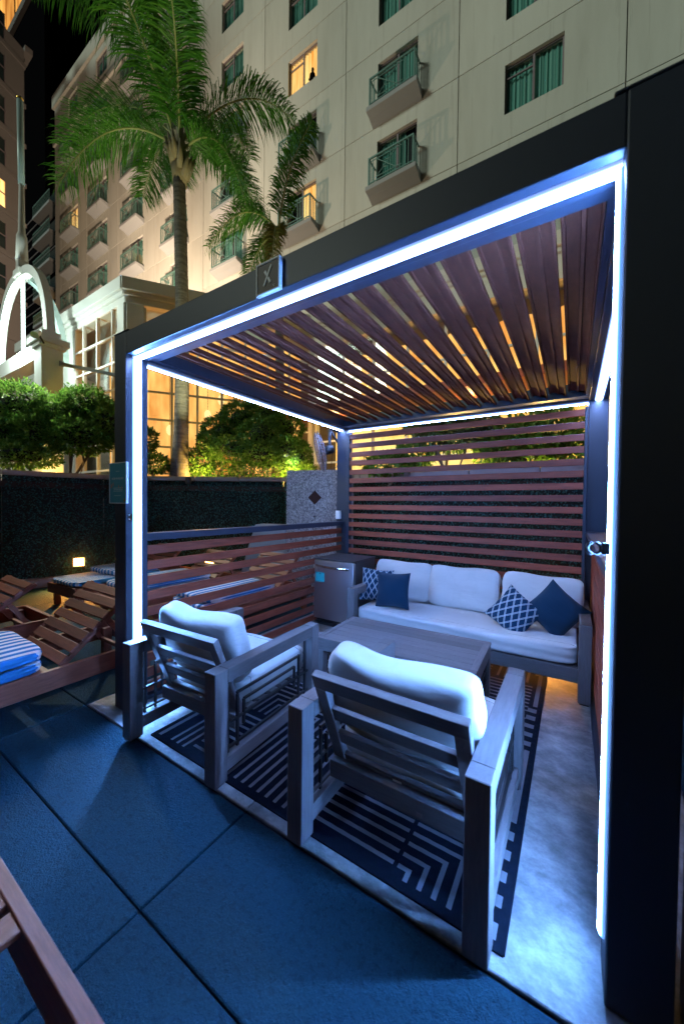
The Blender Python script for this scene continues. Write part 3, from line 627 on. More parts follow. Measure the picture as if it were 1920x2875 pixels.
def wall_lamp(label, c, n, power=9, far=.2):
    c = Vector(c); n = Vector((*n,0)).normalized(); x = Vector((-n.y, n.x, 0)); M = Matrix((x, n, Vector((0,0,1)))).transposed().to_4x4(); M.translation = c
    t = thing('wall_lamp', label, 'lamp', tuple(c), 0, 'square wall lamps on the hedge')
    B().obox(M,-.095,0,-.085,.095,.05,-.070).obox(M,-.095,0,.070,.095,.05,.085).obox(M,-.095,0,-.0699,-.078,.05,.0699).obox(M,.078,0,-.0699,.095,.05,.0699).obj('frame', 'cap_stone', t)
    B().obox(M,-.0775,.01,-.0695,.0775,.056,.0695).obj('lens', 'lamp_glass', t)
    point('lamp_light', c+n*far, power*.10, (1,.42,.09), .06)
    l = bpy.data.lights.new('lamp_spot', 'SPOT'); l.energy = power*11; l.color = (1,.40,.08); l.spot_size = R(125); l.spot_blend = .7; l.shadow_soft_size = .06
    o = bpy.data.objects.new('lamp_spot', l); COL.objects.link(o); o.location = c+n*.10; o.rotation_euler = (n+Vector((0,0,-1.0))).to_track_quat('-Z','Y').to_euler()
def seg_n(i):
    d = Vector(HP[i+1])-Vector(HP[i]); return Vector((d.y,-d.x)).normalized()
nn = seg_n(1); wall_lamp('lit square wall lamp on the hedge above the striped lounger', (-5.01+nn.x*.07, 1.71+nn.y*.07, .42), nn, 30, .14)
nn = seg_n(3); wall_lamp('lit wall lamp on the hedge glimpsed through the cabana side fence', (-3.30+nn.x*.07, 3.40+nn.y*.07, .40), nn, 26, .14)
wall_lamp('lit wall lamp low on the hedge behind the sofa', (2.55, 4.11, .30), (0,-1), 17)

# granite fountain pier
gp = thing('granite_pier', 'speckled granite pier with a dark diamond inset beside the cabana post', 'pier', (-.62, 3.6, 0))
A_, B__ = Vector((-1.08,3.15,0)), Vector((-.10,3.484,0)); d = (B__-A_).normalized(); n = Vector((d.y,-d.x,0))
B().prism([(0,0),((B__-A_).length,0),((B__-A_).length,2.10),(0,2.10)], A_+Vector((0,0,.004)), d, (0,0,1), -n*.45).obj('block', 'granite', gp, bevel=.008)
c = A_+d*.49+n*.0015+Vector((0,0,1.66)); e = .115
B().prism([(-e,0),(0,-e),(e,0),(0,e)], c, d, (0,0,1), n*.004).obj('diamond_inset', 'diamond_stone', gp)
B().prism([(-.85,0),(-.01,0),(-.01,1.20),(-.55,1.20),(-.70,.75),(-.80,.40)], A_+n*.02+Vector((0,0,.004)), d, (0,0,1), -n*.3).obj('side_wing', 'slab_stucco', gp, bevel=.01)
B().tube([c+Vector((0,0,-.30)), c+n*.03+Vector((0,0,-.30))], .012, 8).obj('spout', 'dark_trim', gp)

# ================================================================ plants
def leaf_cloud(b, c, r, n, s, rnd, inner=.55, asp=.42):
    c = Vector(c)
    for _ in range(n):
        q = Vector((rnd.gauss(0,1), rnd.gauss(0,1), rnd.gauss(0,1))).normalized(); rad = rnd.uniform(inner, 1.0)**.6
        lump = 1+.10*math.sin(q.x*7+c.x*9)*math.sin(q.y*6+c.y)*math.sin(q.z*8+1)*2
        p = c+Vector((q.x*r[0], q.y*r[1], q.z*r[2]))*rad*lump
        u = (q+Vector((rnd.uniform(-1,1), rnd.uniform(-1,1), rnd.uniform(-.8,1.0)))).normalized(); v = u.cross(Vector((rnd.uniform(-1,1), rnd.uniform(-1,1), rnd.uniform(-1,1)))).normalized()
        L = s*rnd.uniform(.7,1.35); k0 = len(b.v); m = u.cross(v)*L*.12
        b.v += [tuple(p), tuple(p+u*L*.5+v*L*asp*.5+m), tuple(p+u*L), tuple(p+u*L*.5-v*L*asp*.5+m)]; b.f.append((k0,k0+1,k0+2,k0+3)); b.mi.append(0)
def shrub(label, base, blobs, n, s, mat='shrub_leaf', stems=3, seed=0, group='shrubs in the raised planter', name='shrub', asp=.42, inner=.55, core=False):
    base = Vector(base); rnd = random.Random(seed); t = thing(name, label, 'shrub', tuple(base), 0, group); b = B()
    vol = [r[0]*r[2] for _, r in blobs]
    for (c, r), vv in zip(blobs, vol): leaf_cloud(b, c, r, int(n*vv/sum(vol)), s, rnd, inner, asp)
    b.obj('crown', mat, t, kind=None)
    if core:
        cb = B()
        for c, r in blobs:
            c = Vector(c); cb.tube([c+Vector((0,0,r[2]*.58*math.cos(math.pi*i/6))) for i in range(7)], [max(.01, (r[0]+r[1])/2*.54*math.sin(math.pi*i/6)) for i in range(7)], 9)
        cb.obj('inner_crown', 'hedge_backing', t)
    for i in range(stems):
        c, r = blobs[i % len(blobs)]; c = Vector(c); p0 = base+Vector((rnd.uniform(-.12,.12), rnd.uniform(-.12,.12), -.05)); mid = p0.lerp(c, .5)+Vector((rnd.uniform(-.1,.1), rnd.uniform(-.1,.1), 0))
        B().tube([p0, mid, c], [.028,.022,.010], 6).obj('stem', 'bark', t, smooth=True)
    return t
def px_blob(px, py, t, rx, rz, ry=None):
    k_ = t/1013.0; return (at(px, py, t), (rx*k_, (ry or rx)*k_, rz*k_))
def base_of(px, t): p = at(px, 1330, t); p.z = 1.9; return p
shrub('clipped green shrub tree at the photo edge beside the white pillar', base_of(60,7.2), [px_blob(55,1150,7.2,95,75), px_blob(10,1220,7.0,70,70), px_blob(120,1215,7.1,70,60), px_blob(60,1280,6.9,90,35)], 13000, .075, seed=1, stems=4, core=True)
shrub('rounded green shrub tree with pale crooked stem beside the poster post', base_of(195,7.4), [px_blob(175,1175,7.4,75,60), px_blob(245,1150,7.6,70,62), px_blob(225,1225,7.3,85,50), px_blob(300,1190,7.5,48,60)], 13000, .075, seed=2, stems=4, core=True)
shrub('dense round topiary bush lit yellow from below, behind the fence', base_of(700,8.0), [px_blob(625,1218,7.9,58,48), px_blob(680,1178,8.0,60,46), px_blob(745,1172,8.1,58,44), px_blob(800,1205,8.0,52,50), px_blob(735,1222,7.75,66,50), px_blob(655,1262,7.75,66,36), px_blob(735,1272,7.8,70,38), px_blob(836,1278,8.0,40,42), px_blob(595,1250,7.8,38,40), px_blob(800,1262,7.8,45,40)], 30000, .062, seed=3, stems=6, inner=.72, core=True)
shrub('small dark rounded bush beside the tall palm trunk', base_of(440,7.5), [px_blob(432,1302,7.5,44,28), px_blob(412,1235,7.7,28,34)], 2600, .07, seed=4, stems=2)
shrub('low golden lit bush at the foot of the tall palm', base_of(570,7.9), [px_blob(560,1300,7.9,45,38), px_blob(520,1310,7.8,30,30), px_blob(610,1322,8.2,50,22)], 2200, .08, seed=5, stems=2)
shrub('low yellow lit ground shrub under the round topiary', base_of(760,8.3), [px_blob(740,1322,8.3,90,24), px_blob(835,1318,8.4,55,26)], 2600, .08, seed=6, stems=2)
shrub('leafy pale green shrub behind the top of the slat screen', base_of(1260,5.9), [px_blob(1205,1205,5.9,60,42), px_blob(1280,1215,5.9,70,50), px_blob(1330,1185,5.8,60,38)], 1500, .15, 'big_leaf', 4, 7, asp=.36, inner=.2)
shrub('spreading glossy shrub behind the slat screen by the back post', base_of(1500,5.7), [px_blob(1450,1235,5.7,95,62), px_blob(1550,1215,5.6,80,70), px_blob(1600,1270,5.6,60,50), px_blob(1400,1270,5.8,70,45)], 3200, .12, 'shrub_leaf', 4, 8, inner=.25)
shrub('low dark shrub behind the slat screen beside the fan post', base_of(1110,6.0), [px_blob(1090,1305,6.0,70,28), px_blob(1160,1280,6.1,55,34)], 1400, .10, 'shrub_leaf', 2, 9)
def uplight(label, px, t, power, dz=.10):
    p = base_of(px, t); th = thing('garden_uplight', label, 'spotlight', tuple(p), 0, 'planter uplights')
    B().tube([p, p+Vector((0,0,dz))], [.05,.06], 10).obj('housing', 'dark_trim', th); B().tube([p+Vector((0,0,dz+.001)), p+Vector((0,0,dz+.02))], [.055,.05], 10).obj('lens', 'uplight_lens', th)
    point('uplight_light', p+Vector((0,0,dz+.09)), power*1.6, (1,.60,.14), .04)
uplight('bright uplight glowing in the low bush by the tall palm', 570, 7.5, 50, .12)
uplight('uplight glowing yellow under the topiary near the granite pier', 822, 7.9, 80, .10)
uplight('uplight hidden among leaves behind the slat screen', 1290, 6.2, 60, .10); uplight('uplight behind the clipped shrub at the photo edge', 110, 7.6, 60, .10); uplight('uplight behind leaves near the back post of the cabana', 1530, 6.0, 60, .10)

def frond(par, c, ctrl, tip, L=.50, n=70, mat='palm_leaf', seed=0, droop=.55, wid=.012):
    c, ctrl, tip = Vector(c), Vector(ctrl), Vector(tip); rnd = random.Random(seed)
    bz = lambda t: c*(1-t)**2+ctrl*2*t*(1-t)+tip*t*t
    pts = [bz(i/16) for i in range(17)]; ra = B().tube(pts, [.024*(1-.85*i/16)+.003 for i in range(17)], 5)
    o = ra.obj('frond', 'rachis', par, smooth=True); b = B(); dn = Vector((0,0,-1))
    for i in range(n):
        t = .12+.88*i/n; p = bz(t); d = (bz(min(1,t+.02))-bz(t-.02)).normalized(); sd_ = d.cross(Vector((0,0,1)))
        sd_ = sd_.normalized() if sd_.length > .05 else RV.copy(); up = sd_.cross(d)
        ll = L*(.35+.65*math.sin(math.pi*min(1,(t*.86+.12)))**.7)
        for s in (-1, 1):
            for pl in (0, 1):
                a = rnd.uniform(-.6,.75)+.25*pl; u = (sd_*s*math.cos(a)+up*math.sin(a)*.8+d*rnd.uniform(.35,.8)).normalized(); l2 = ll*rnd.uniform(.75,1.1); dr = droop*rnd.uniform(.7,1.3)
                q0 = p; q1 = p+u*l2*.45+dn*l2*.08*dr; q2 = p+u*l2*.80+dn*l2*.42*dr; q3 = p+u*l2*.95+dn*l2*.85*dr; wv = d*wid*rnd.uniform(.7,1.1)
                k0 = len(b.v); b.v += [tuple(q0-wv*.5), tuple(q0+wv*.5), tuple(q1-wv), tuple(q1+wv), tuple(q2-wv*.8), tuple(q2+wv*.8), tuple(q3)]
                b.f += [(k0,k0+1,k0+3,k0+2),(k0+2,k0+3,k0+5,k0+4),(k0+4,k0+5,k0+6)]; b.mi += [0,0,0]
    b.obj('leaflets', mat, o, kind='stuff')
def palm(label, base, top, r0, fr_list, seed=0, shaft=True):
    base = Vector(base); top = Vector(top); t = thing('palm_tree', label, 'palm tree', tuple(base), 0, 'feather palms'); n = 34; rnd = random.Random(seed)
    pts = []; rr = []
    for i in range(n+1):
        f = i/n; pts.append(base.lerp(top, f)+Vector((.05*math.sin(f*3), .03*math.sin(f*4), 0))); rr.append(r0*(1+.75*math.exp(-f*14))*(1-.18*f)*(1+.018*(i % 2)))
    B().tube(pts, rr, 18).obj('trunk', 'palm_bark', t, smooth=True)
    if shaft:
        up = Vector((0,0,1)); B().tube([top-up*.15, top+up*.2, top+up*.7, top+up*1.1], [r0*.95, r0*1.15, r0*.75, r0*.35], 12).obj('crownshaft', 'frond_base', t, smooth=True)
        for i in range(11):
            a = i*2.4; q = Vector((math.cos(a), math.sin(a), 0)); z = rnd.uniform(-.1,.35)
            B().tube([top+up*z+q*r0*.8, top+up*(z+.28)+q*(r0+.08), top+up*(z+.45)+q*(r0+.14)], [.07,.045,.015], 6).obj('leaf_base', 'frond_base', t, smooth=True)
    cc = top+Vector((0,0,.65))
    for i, (cx, cz, cy, tx, tz, ty, L, mt) in enumerate(fr_list):
        f3 = lambda a, b2, c3: cc+_r0*a+Vector((0,0,1))*b2+Vector((-math.sin(YAW), math.cos(YAW), 0))*c3
        frond(t, cc+Vector((0,0,rnd.uniform(-.25,.15))), f3(cx,cz,cy), f3(tx,tz,ty), L*1.18, 100, mt, seed*50+i)
    return t
P1 = (-4.12, 3.22, 1.85)
palm('tall feather palm with pale ringed trunk rising beside the cabana', P1, (-4.12, 3.22, 8.30), .145, [
    (-1.25,.75,-.3,-2.15,-1.25,-.5,.62,'palm_leaf'), (-1.6,2.2,.5,-2.7,.25,.3,.62,'palm_leaf'), (-1.0,2.9,-.4,-2.3,2.2,-.9,.62,'palm_leaf'), (.05,1.9,-.6,.15,3.3,-1.2,.70,'palm_leaf'),
    (1.3,2.0,.3,2.35,.70,.2,.60,'palm_leaf'), (.95,.55,-.3,1.5,-1.55,-.5,.60,'palm_leaf'), (.45,2.2,1.0,.9,1.8,2.2,.6,'palm_leaf'), (-.5,2.0,1.0,-1.0,1.4,2.4,.6,'palm_leaf'),
    (-.3,1.6,-1.2,-.5,1.2,-2.2,.6,'palm_leaf'), (.4,1.4,-1.0,.7,.6,-2.0,.6,'palm_leaf'), (.7,1.2,.8,1.3,-.2,1.6,.55,'palm_leaf'), (-.9,1.2,.9,-1.6,.2,1.5,.55,'palm_leaf')], 1)
P2 = at(777, 1330, 8.4); P2.z = 1.85; T2 = P2.copy(); T2.z = 7.05
palm('shorter feather palm rising behind the cabana roof above the X sign', P2, T2, .11, [
    (.15,1.35,-.2,.80,2.10,-.5,.42,'palm_leaf'), (-.75,.95,-.2,-1.45,-.55,-.4,.42,'palm_leaf'), (-.35,.75,.4,-1.0,-.9,.6,.38,'palm_leaf'), (.05,.35,-.6,.02,-1.15,-.8,.30,'palm_leaf_dry')], 2, False)

# ================================================================ pavilion with glazed lounge
PV = thing('pavilion', 'white corniced pavilion with warm lit glass walls behind the planter', 'building', (-6.45, 3.3, 1.85))
def wall_run(P, Q, mull, bars, zt, room, par, depth=.55, plain=None):
    P = Vector((*P,0)); Q = Vector((*Q,0)); d = (Q-P).normalized(); L = (Q-P).length; n = Vector((d.y,-d.x,0)); zb = 1.9; Z = Vector((0,0,1))
    for m in mull: B().prism([(m-.028,zb),(m+.028,zb),(m+.028,zt),(m-.028,zt)], P+n*.03, d, Z, -n*.08).obj('mullion', 'white_frame', par)
    ms = list(mull)
    for a, c in zip(ms, ms[1:]):
        zz = [zb]+list(bars)+[zt]
        for z in bars: B().prism([(a+.0285,z-.024),(c-.0285,z-.024),(c-.0285,z+.024),(a+.0285,z+.024)], P+n*.025, d, Z, -n*.06).obj('glazing_bar', 'white_frame', par)
        for z0, z1 in zip(zz, zz[1:]): B().prism([(a+.026,z0+.022),(c-.026,z0+.022),(c-.026,z1-.022),(a+.026,z1-.022)], P+n*.0, d, Z, -n*.012).obj('pane', 'glass', par)
    # lit interior: pleated hangings on the far side of the room
    b = B(); st = .09; m = int((ms[-1]-ms[0])/st)
    for i in range(m):
        a = ms[0]+i*st; o0 = -depth-.05*(i % 2); o1 = -depth-.05*((i+1) % 2)
        b.add([P+d*a+n*o0+Z*zb, P+d*(a+st)+n*o1+Z*zb, P+d*(a+st)+n*o1+Z*zt, P+d*a+n*o0+Z*zt], [(0,1,2,3)])
    if not isinstance(room, str):
        u_ = B(); u_.v = [(p[0], p[1], room[2] if p[2] < 2.5 else p[2]) for p in b.v]; u_.f = b.f; u_.mi = b.mi; u_.obj('lit_hanging', room[1], par)
        b.v = [(p[0], p[1], room[2]-.02 if p[2] > 2.5 else p[2]) for p in b.v]; room = room[0]
    b.obj('lit_hanging', room, par)
Pa, Pb = (-6.45,3.3), (-9.95,3.3); DG = Vector((.59,.81)).normalized(); Pc = (Pb[0],)
BARS = [2.38,3.06,3.74,4.42,5.10,5.77]
wall_run((-9.25,3.3), (-6.75,3.3), [.05,.57,1.36,2.17,2.46], BARS, 6.45, 'lit_room', PV, .9)
DQ = (Pa[0]+DG.x*4.75, Pa[1]+DG.y*4.75)
wall_run(Pa, DQ, [.42+.61*i for i in range(8)], [2.3,2.98,3.66,4.35,5.03,5.70], 6.40, 'lit_room', PV, .8)
wall_run(DQ, (6.5, DQ[1]), [.15+.95*i for i in range(11)], [2.75,3.35,4.15,5.0], 6.1, ('lit_room_bright', 'lit_room', 4.1), PV, 1.1)
Z = Vector((0,0,1))
def band(pts, z0, z1, out, name, mat, th=.35):
    for (P, Q) in zip(pts, pts[1:]):
        P = Vector((*P,0)); Q = Vector((*Q,0)); d = (Q-P).normalized(); n = Vector((d.y,-d.x,0)); L = (Q-P).length
        B().prism([(-out*.4,z0),(L+out*.4,z0),(L+out*.4,z1),(-out*.4,z1)], P+n*out, d, Z, -n*th).obj(name, mat, PV, bevel=.012, seg=1)
ring = [(-13.5,3.3), Pa, DQ, (6.5,DQ[1])]
band(ring, 6.72, 7.02, .16, 'cornice', 'white_stucco', .5); band(ring, 6.62, 6.719, .09, 'cornice_moulding', 'white_stucco', .4); band(ring, 6.451, 6.619, .03, 'frieze', 'white_stucco', .3)
for (x0, x1) in ((-6.74,-6.46),(-9.66,-9.24)): B().box(x0, 3.255, 1.9, x1, 3.55, 6.45).obj('pilaster', 'white_stucco', PV, bevel=.01)
for s0, s1 in ((.02,.40),(4.72,5.0)): B().prism([(s0,1.9),(s1,1.9),(s1,6.45),(s0,6.45)], Vector((*Pa,0))+Vector((DG.y,-DG.x,0))*.04, (DG.x,DG.y,0), (0,0,1), -Vector((DG.y,-DG.x,0))*.3).obj('pilaster', 'white_stucco', PV, bevel=.01)
box('wall', -13.5, 3.30, 1.9, -9.67, 3.5, 6.45, 'white_stucco', PV)
box('roof', -13.4, 3.5, 6.9, -6.5, 10.4, 6.99, 'white_stucco', PV); box('roof', -6.49, 7.4, 6.9, 6.4, 10.4, 6.99, 'white_stucco', PV); box('rear_wall', -13.4, 8.9, 1.9, 6.5, 9.0, 6.8, 'wing_stucco', PV)
box('canopy', DQ[0]-.4, DQ[1]-.95, 3.98, 6.5, DQ[1]-.05, 4.16, 'slat_wood', PV, bevel=.01); box('fascia_band', DQ[0]+.1, DQ[1]-.04, 6.11, 6.5, DQ[1]+.2, 6.45, 'white_stucco', PV)
box('wall', 3.25, 5.15, 1.9, 6.5, 5.3, 6.6, 'white_stucco', PV)
for s_, zz in ((1.9,4.0),(2.25,4.45),(.95,3.5)):
    p = Vector((Pa[0]+DG.x*s_-DG.y*.45, Pa[1]+DG.y*s_+DG.x*.45, zz)); g = thing('pendant_lamp', {4.0: 'middle round amber pendant lamp behind the pavilion glass', 4.45: 'highest round amber pendant lamp behind the pavilion glass', 3.5: 'lowest round amber pendant lamp beside the palm trunk, behind glass'}[zz], 'pendant lamp', tuple(p), 0, 'pendant lamps in the pavilion')
    B().tube([p+Z*(.14*math.cos(math.pi*i/8)) for i in range(9)], [max(.004,.09*math.sin(math.pi*i/8)) for i in range(9)], 12).obj('globe', 'globe_glass', g, smooth=True); B().tube([p+Z*.14, Vector((p.x,p.y,6.4))], .006, 5).obj('cord', 'dark_trim', g)
point('warm_fill', (-2.6, 6.85, 3.85), 30, (1,.6,.22), .08); point('warm_fill', (1.0, 6.85, 3.85), 30, (1,.6,.22), .08); point('warm_fill', (3.8, 4.7, 3.3), 40, (1,.55,.22), .08)  # bare warm points added without fixtures to light the canopy and side wall

# ================================================================ gateway pillar, arch and mast
gt = thing('gateway', 'white pillar gateway with lit crown arch beside the pavilion', 'gateway', (-8.9, 2.03, 1.9))
for xa in (-7.52, -10.75):
    B().box(xa, 1.83, 1.0, xa+.42, 2.24, 5.02).obj('pillar', 'white_stucco', gt, bevel=.008)
    B().box(xa-.05,1.78,5.02,xa+.47,2.29,5.10).box(xa-.10,1.73,5.10,xa+.52,2.34,5.24).obj('pillar_cap', 'white_stucco', gt, bevel=.01)
    B().box(xa+.03,1.86,5.24,xa+.36,2.2,5.42).obj('plinth', 'white_stucco', gt, bevel=.01)
box('beam', -10.32, 1.86, 4.80, -7.53, 2.2, 5.18, 'white_stucco', gt, bevel=.01)
AX, AW, AH, AZ = -8.93, 1.58, 1.95, 5.30
def rib(x_off, y_off, mat, r, name, w=.20):
    b = B(); pts = []
    for i in range(15):
        t = i/14; a = t*math.pi/2; k_ = math.cos(a)**.9; h = AZ+AH*math.sin(a)
        pts.append(Vector((AX+x_off*k_+.10*(1 if x_off > 0 else -1 if x_off < 0 else 0), 2.03+y_off*k_, h)))
    for p, q in zip(pts, pts[1:]): b.bar(p, q+(q-p)*.04, w, .16, (0,1,0) if x_off else (1,0,0))
    return b.obj(name, mat, gt)
rib(AW,0,'white_stucco',.1,'arch_rib'); rib(-AW,0,'white_stucco',.1,'arch_rib'); rib(0,.9,'pole_paint',.1,'arch_rib',.14)
b = B()
for i in range(14):
    def ap(t, o): a = t*math.pi/2; return Vector((AX-(AW-.16)*math.cos(a)**.9-.08, 1.98, AZ+(AH-.05)*math.sin(a)))
    b.bar(ap(i/15,0), ap((i+1)/15,0), .13, .05, (0,1,0))
b.obj('light_tube', 'arch_tube', gt)
b = B().bar((AX+.16,2.0,5.3),(AX+.16,2.0,7.15),.06); b.obj('light_tube', 'arch_tube', gt)
B().box(AX-.10,1.93,7.12,AX+.10,2.13,7.62).box(AX-.20,1.9,7.18,AX+.22,2.16,7.36).obj('crown_block', 'white_stucco', gt, bevel=.02); B().tube([(AX,2.03,7.6),(AX,2.03,8.2),(AX,2.03,8.3),(AX,2.03,9.6)], [.13,.11,.075,.05], 12).obj('finial', 'white_stucco', gt, smooth=True)
B().tube([(AX,2.03,9.5),(AX-.06,2.03,11.6)], .068, 12).obj('mast', 'pole_paint', gt, smooth=True); B().tube([(AX-.06,2.03,11.6+.10*i/6) for i in range(7)], [.01+.06*math.sin(math.pi*i/6) for i in range(7)], 12).obj('mast_ball', 'gold', gt, smooth=True)
box('flood_lamp', -7.95, 2.3, 5.46, -7.70, 2.42, 5.62, 'white_plastic', gt); point('flood_light', (-8.3, 1.66, 5.36), 330, (.78,1,.93), .15)
sf = thing('pillar_spotlight', 'small spotlight clamped beside the pillar cap aimed down at the shrubs', 'spotlight', (-6.98, 1.80, 5.0))
B().tube([(-7.02,1.85,5.05),(-6.86,1.70,5.16)], .02, 8).obj('arm', 'dark_trim', sf); B().tube([(-6.88,1.72,5.20),(-6.74,1.60,5.06)], [.05,.075], 12).obj('head', 'white_plastic', sf)
l = bpy.data.lights.new('pillar_spot', 'SPOT'); l.energy = 800; l.color = (1,.93,.72); l.spot_size = R(125); l.spot_blend = .8; l.shadow_soft_size = .05
o = bpy.data.objects.new('pillar_spot', l); COL.objects.link(o); o.location = (-6.70,1.55,5.02); o.rotation_euler = (Vector((-4.6,.6,2.6))-o.location).to_track_quat('-Z','Y').to_euler()
tr_ = thing('tie_rod', 'grey tie rod bracing the pillar across the pavilion windows', 'rod', (-7.1,2.2,4.6)); B().bar((-7.10,2.2,4.72),(-5.75,3.1,4.42),.07).obj('bar', 'slab_stucco', tr_); box('fixing', -7.14, 2.16, 4.66, -7.06, 2.24, 4.78, 'slab_stucco', tr_)

# ================================================================ hotel
FY = 11.0; PW, PH, Z0 = 4.45, 2.87, 12.95
hotel = thing('hotel_building', 'tall cream hotel facade with rows of windows and green railed balconies', 'building', (-10, FY, 0))
def panel_mesh(hole):
    b = B(); g = .014; x = PW/2-g; z1 = PH-g
    if not hole: b.box(-x,0,g,x,.25,z1)
    else:
        hx, h0, h1 = hole; b.box(-x,0,g,-hx,.25,z1).box(hx,0,g,x,.25,z1).box(-hx+.0,0,g,hx,.25,h0).box(-hx,0,h1,hx,.25,z1)
    return b
HW, HD = (.79,.82,2.33), (.79,.32,2.33)
protos = {}
def proto(key, fn):
    if key not in protos: protos[key] = fn(); return protos[key], True
    return protos[key], False
def place(key, fn, parent, loc):
    o, new = proto(key, fn)
    if not new: o = o.copy(); COL.objects.link(o)
    o.parent = parent; o.location = Vector(loc)-(ORIG.get(parent.name, Vector()) if parent is hotel or parent is wing else Vector()); return o
wing = None
def mk_window(hole):
    hx, h0, h1 = hole; b = B(); f = .05; y0, y1 = .10, .16
    b.box(-hx,y0,h0,-hx+f,y1,h1).box(hx-f,y0,h0,hx,y1,h1).box(-hx+f,y0,h0,hx-f,y1,h0+f).box(-hx+f,y0,h1-f,hx-f,y1,h1).box(-.03,y0,h0+f,.03,y1,h1-f).box(-hx+f,y0+.01,h1-.36,-.031,y1,h1-.32)
    return b.obj('window', 'window_frame')
def mk_curtain(hole, mat, amp=.03, seed=0):
    hx, h0, h1 = hole; b = B(); m = 36; rnd = random.Random(seed)
    x_a, x_b = ((-hx,hx),(-hx,hx*.35),(-hx*.15,hx),(-hx,hx))[seed]; xs = [x_a+(x_b-x_a)*i/m for i in range(m+1)]; ys = [.24+amp*math.sin(i*1.9+rnd.uniform(-.5,.5)) for i in range(m+1)]
    b.v = [(x, y, h0) for x, y in zip(xs, ys)]+[(x, y, h1) for x, y in zip(xs, ys)]; b.f = [(i,i+1,i+m+2,i+m+1) for i in range(m)]; b.mi = [0]*m
    return b.obj('curtain', mat)
def mk_pane(hole): hx, h0, h1 = hole; return B().box(-hx+.05,.125,h0+.05,hx-.05,.131,h1-.05).obj('pane', 'glass')
def mk_back(hole): hx, h0, h1 = hole; return B().box(-hx-.02,.36,h0-.02,hx+.02,.40,h1+.02).obj('room_backing', 'dark_backing')  # dark sheet standing in for the unlit room behind the curtain
def mk_slab():
    return B().prism([(0,0),(-.30,.12),(-.56,.17),(-.56,.33),(0,.33)], (-.98,0,0), (0,1,0), (0,0,1), (1.96,0,0)).obj('balcony', 'slab_stucco', bevel=.015, seg=1)
def mk_rail():
    b = B(); x, y, z0, z1, t = .86, -.50, .34, 1.31, .018
    def v(xx, yy, za=z0, zb=z1, w=t): b.box(xx-w/2, yy-w/2, za, xx+w/2, yy+w/2, zb)
    def hx(zz, xa, xb, w=t): b.box(xa, y-w/2, zz-w/2, xb, y+w/2, zz+w/2)
    hx(z1, -x-.02, x+.02, .05); hx(z0+.08, -x, x, .03); hx(z1-.12, -x, x-.42, .02); hx(z0+.20, -x+.30, x-.42, .02)
    for xx in (-x, x): v(xx, y, z0, z1, .045)
    for xx in (-x+.18, -x+.32): v(xx, y)
    for xx in (.22, .36, .52, .68): v(xx, y, z0, z1, .022)
    b.bar((-.54,y,z0+.2),(.22,y,z1-.12),.02); b.bar((-.54,y,z1-.12),(.22,y,z0+.2),.02)
    cxr, czr = -.16, (z0+z1)/2+.04
    b.tube([(cxr+.13*math.cos(2*math.pi*i/14), y, czr+.13*math.sin(2*math.pi*i/14)) for i in range(15)], .01, 4, caps=False)
    for s in (-1, 1):
        b.box(s*x-.022, y, z1-.025, s*x+.022, -.01, z1+.025); b.box(s*x-.012, y, z0+.065, s*x+.012, -.01, z0+.095)
        for i in range(4): v(s*x, y+.1*(i+1), z0, z1, .02)
    return b.obj('railing', 'rail_green')
wing = thing('hotel_wing', 'dim hotel wing at the photo edge with dark green windows', 'building', (-31.5, 8.7, 0))
LITW = {(2,2), (2,0), (7,3)}
for kx in range(-2, 8):
    cx = 2.41-.79-PW*kx
    for j in range(-4, 7):
        z = Z0+PH*j; px, py = project((cx, FY, z+1.4))
        vis = -160 < px < 2100 and -260 < py < 1560
        if not vis: 
            if j >= -1: place('panel0', lambda: panel_mesh(None).obj('panel', 'stucco'), hotel, (cx, FY, z))
            continue
        balc = (kx >= 4 and j <= 5) or (kx == 3 and j <= 2) or (kx in (1,2) and j <= 1)
        if j < -1: place('panel0', lambda: panel_mesh(None).obj('panel', 'stucco'), hotel, (cx, FY, z)); continue
        hole = HD if balc else HW; tagk = 'd' if balc else 'w'; l_ = (kx, j) in LITW
        place('panel'+tagk, lambda: panel_mesh(hole).obj('panel', 'stucco'), hotel, (cx, FY, z))
        wn = place('win'+tagk, lambda: mk_window(hole), hotel, (cx, FY, z))
        place('pane'+tagk, lambda: mk_pane(hole), wn, (0,0,0))
        sd = (kx*5+j*3) % 4
        place('cur%s%d%d' % (tagk, l_, sd), lambda: mk_curtain(hole, 'lit_curtain' if l_ else 'curtain_teal', .03, sd), wn, (0,0,0)); place('back'+tagk, lambda: mk_back(hole), wn, (0,0,0))
        if balc:
            sb = place('slabb', mk_slab, hotel, (cx, FY, z)); place('raill', mk_rail, sb, (0,0,0))
box('core', -32.7, FY+.42, -.2, 14, FY+14, 33.2, 'dark_backing', hotel); box('side_wall', -32.86, FY+.02, -.2, -32.72, FY+14, 33.2, 'stucco', hotel)
XL = 2.41-.79-PW*7-PW/2
box('corner_pier', -32.8, FY, -.2, XL-.01, FY+.4, 33.2, 'stucco', hotel); box('base_wall', XL, FY, -.2, 12.7, FY+.3, Z0-PH*4, 'stucco', hotel)
box('parapet', -32.95, FY-.15, 33.05, 12.7, FY+.5, 34.0, 'stucco', hotel); box('ledge', -32.9, FY-.12, Z0+PH*6-.12, 12.7, FY-.001, Z0+PH*6+.13, 'stucco', hotel)
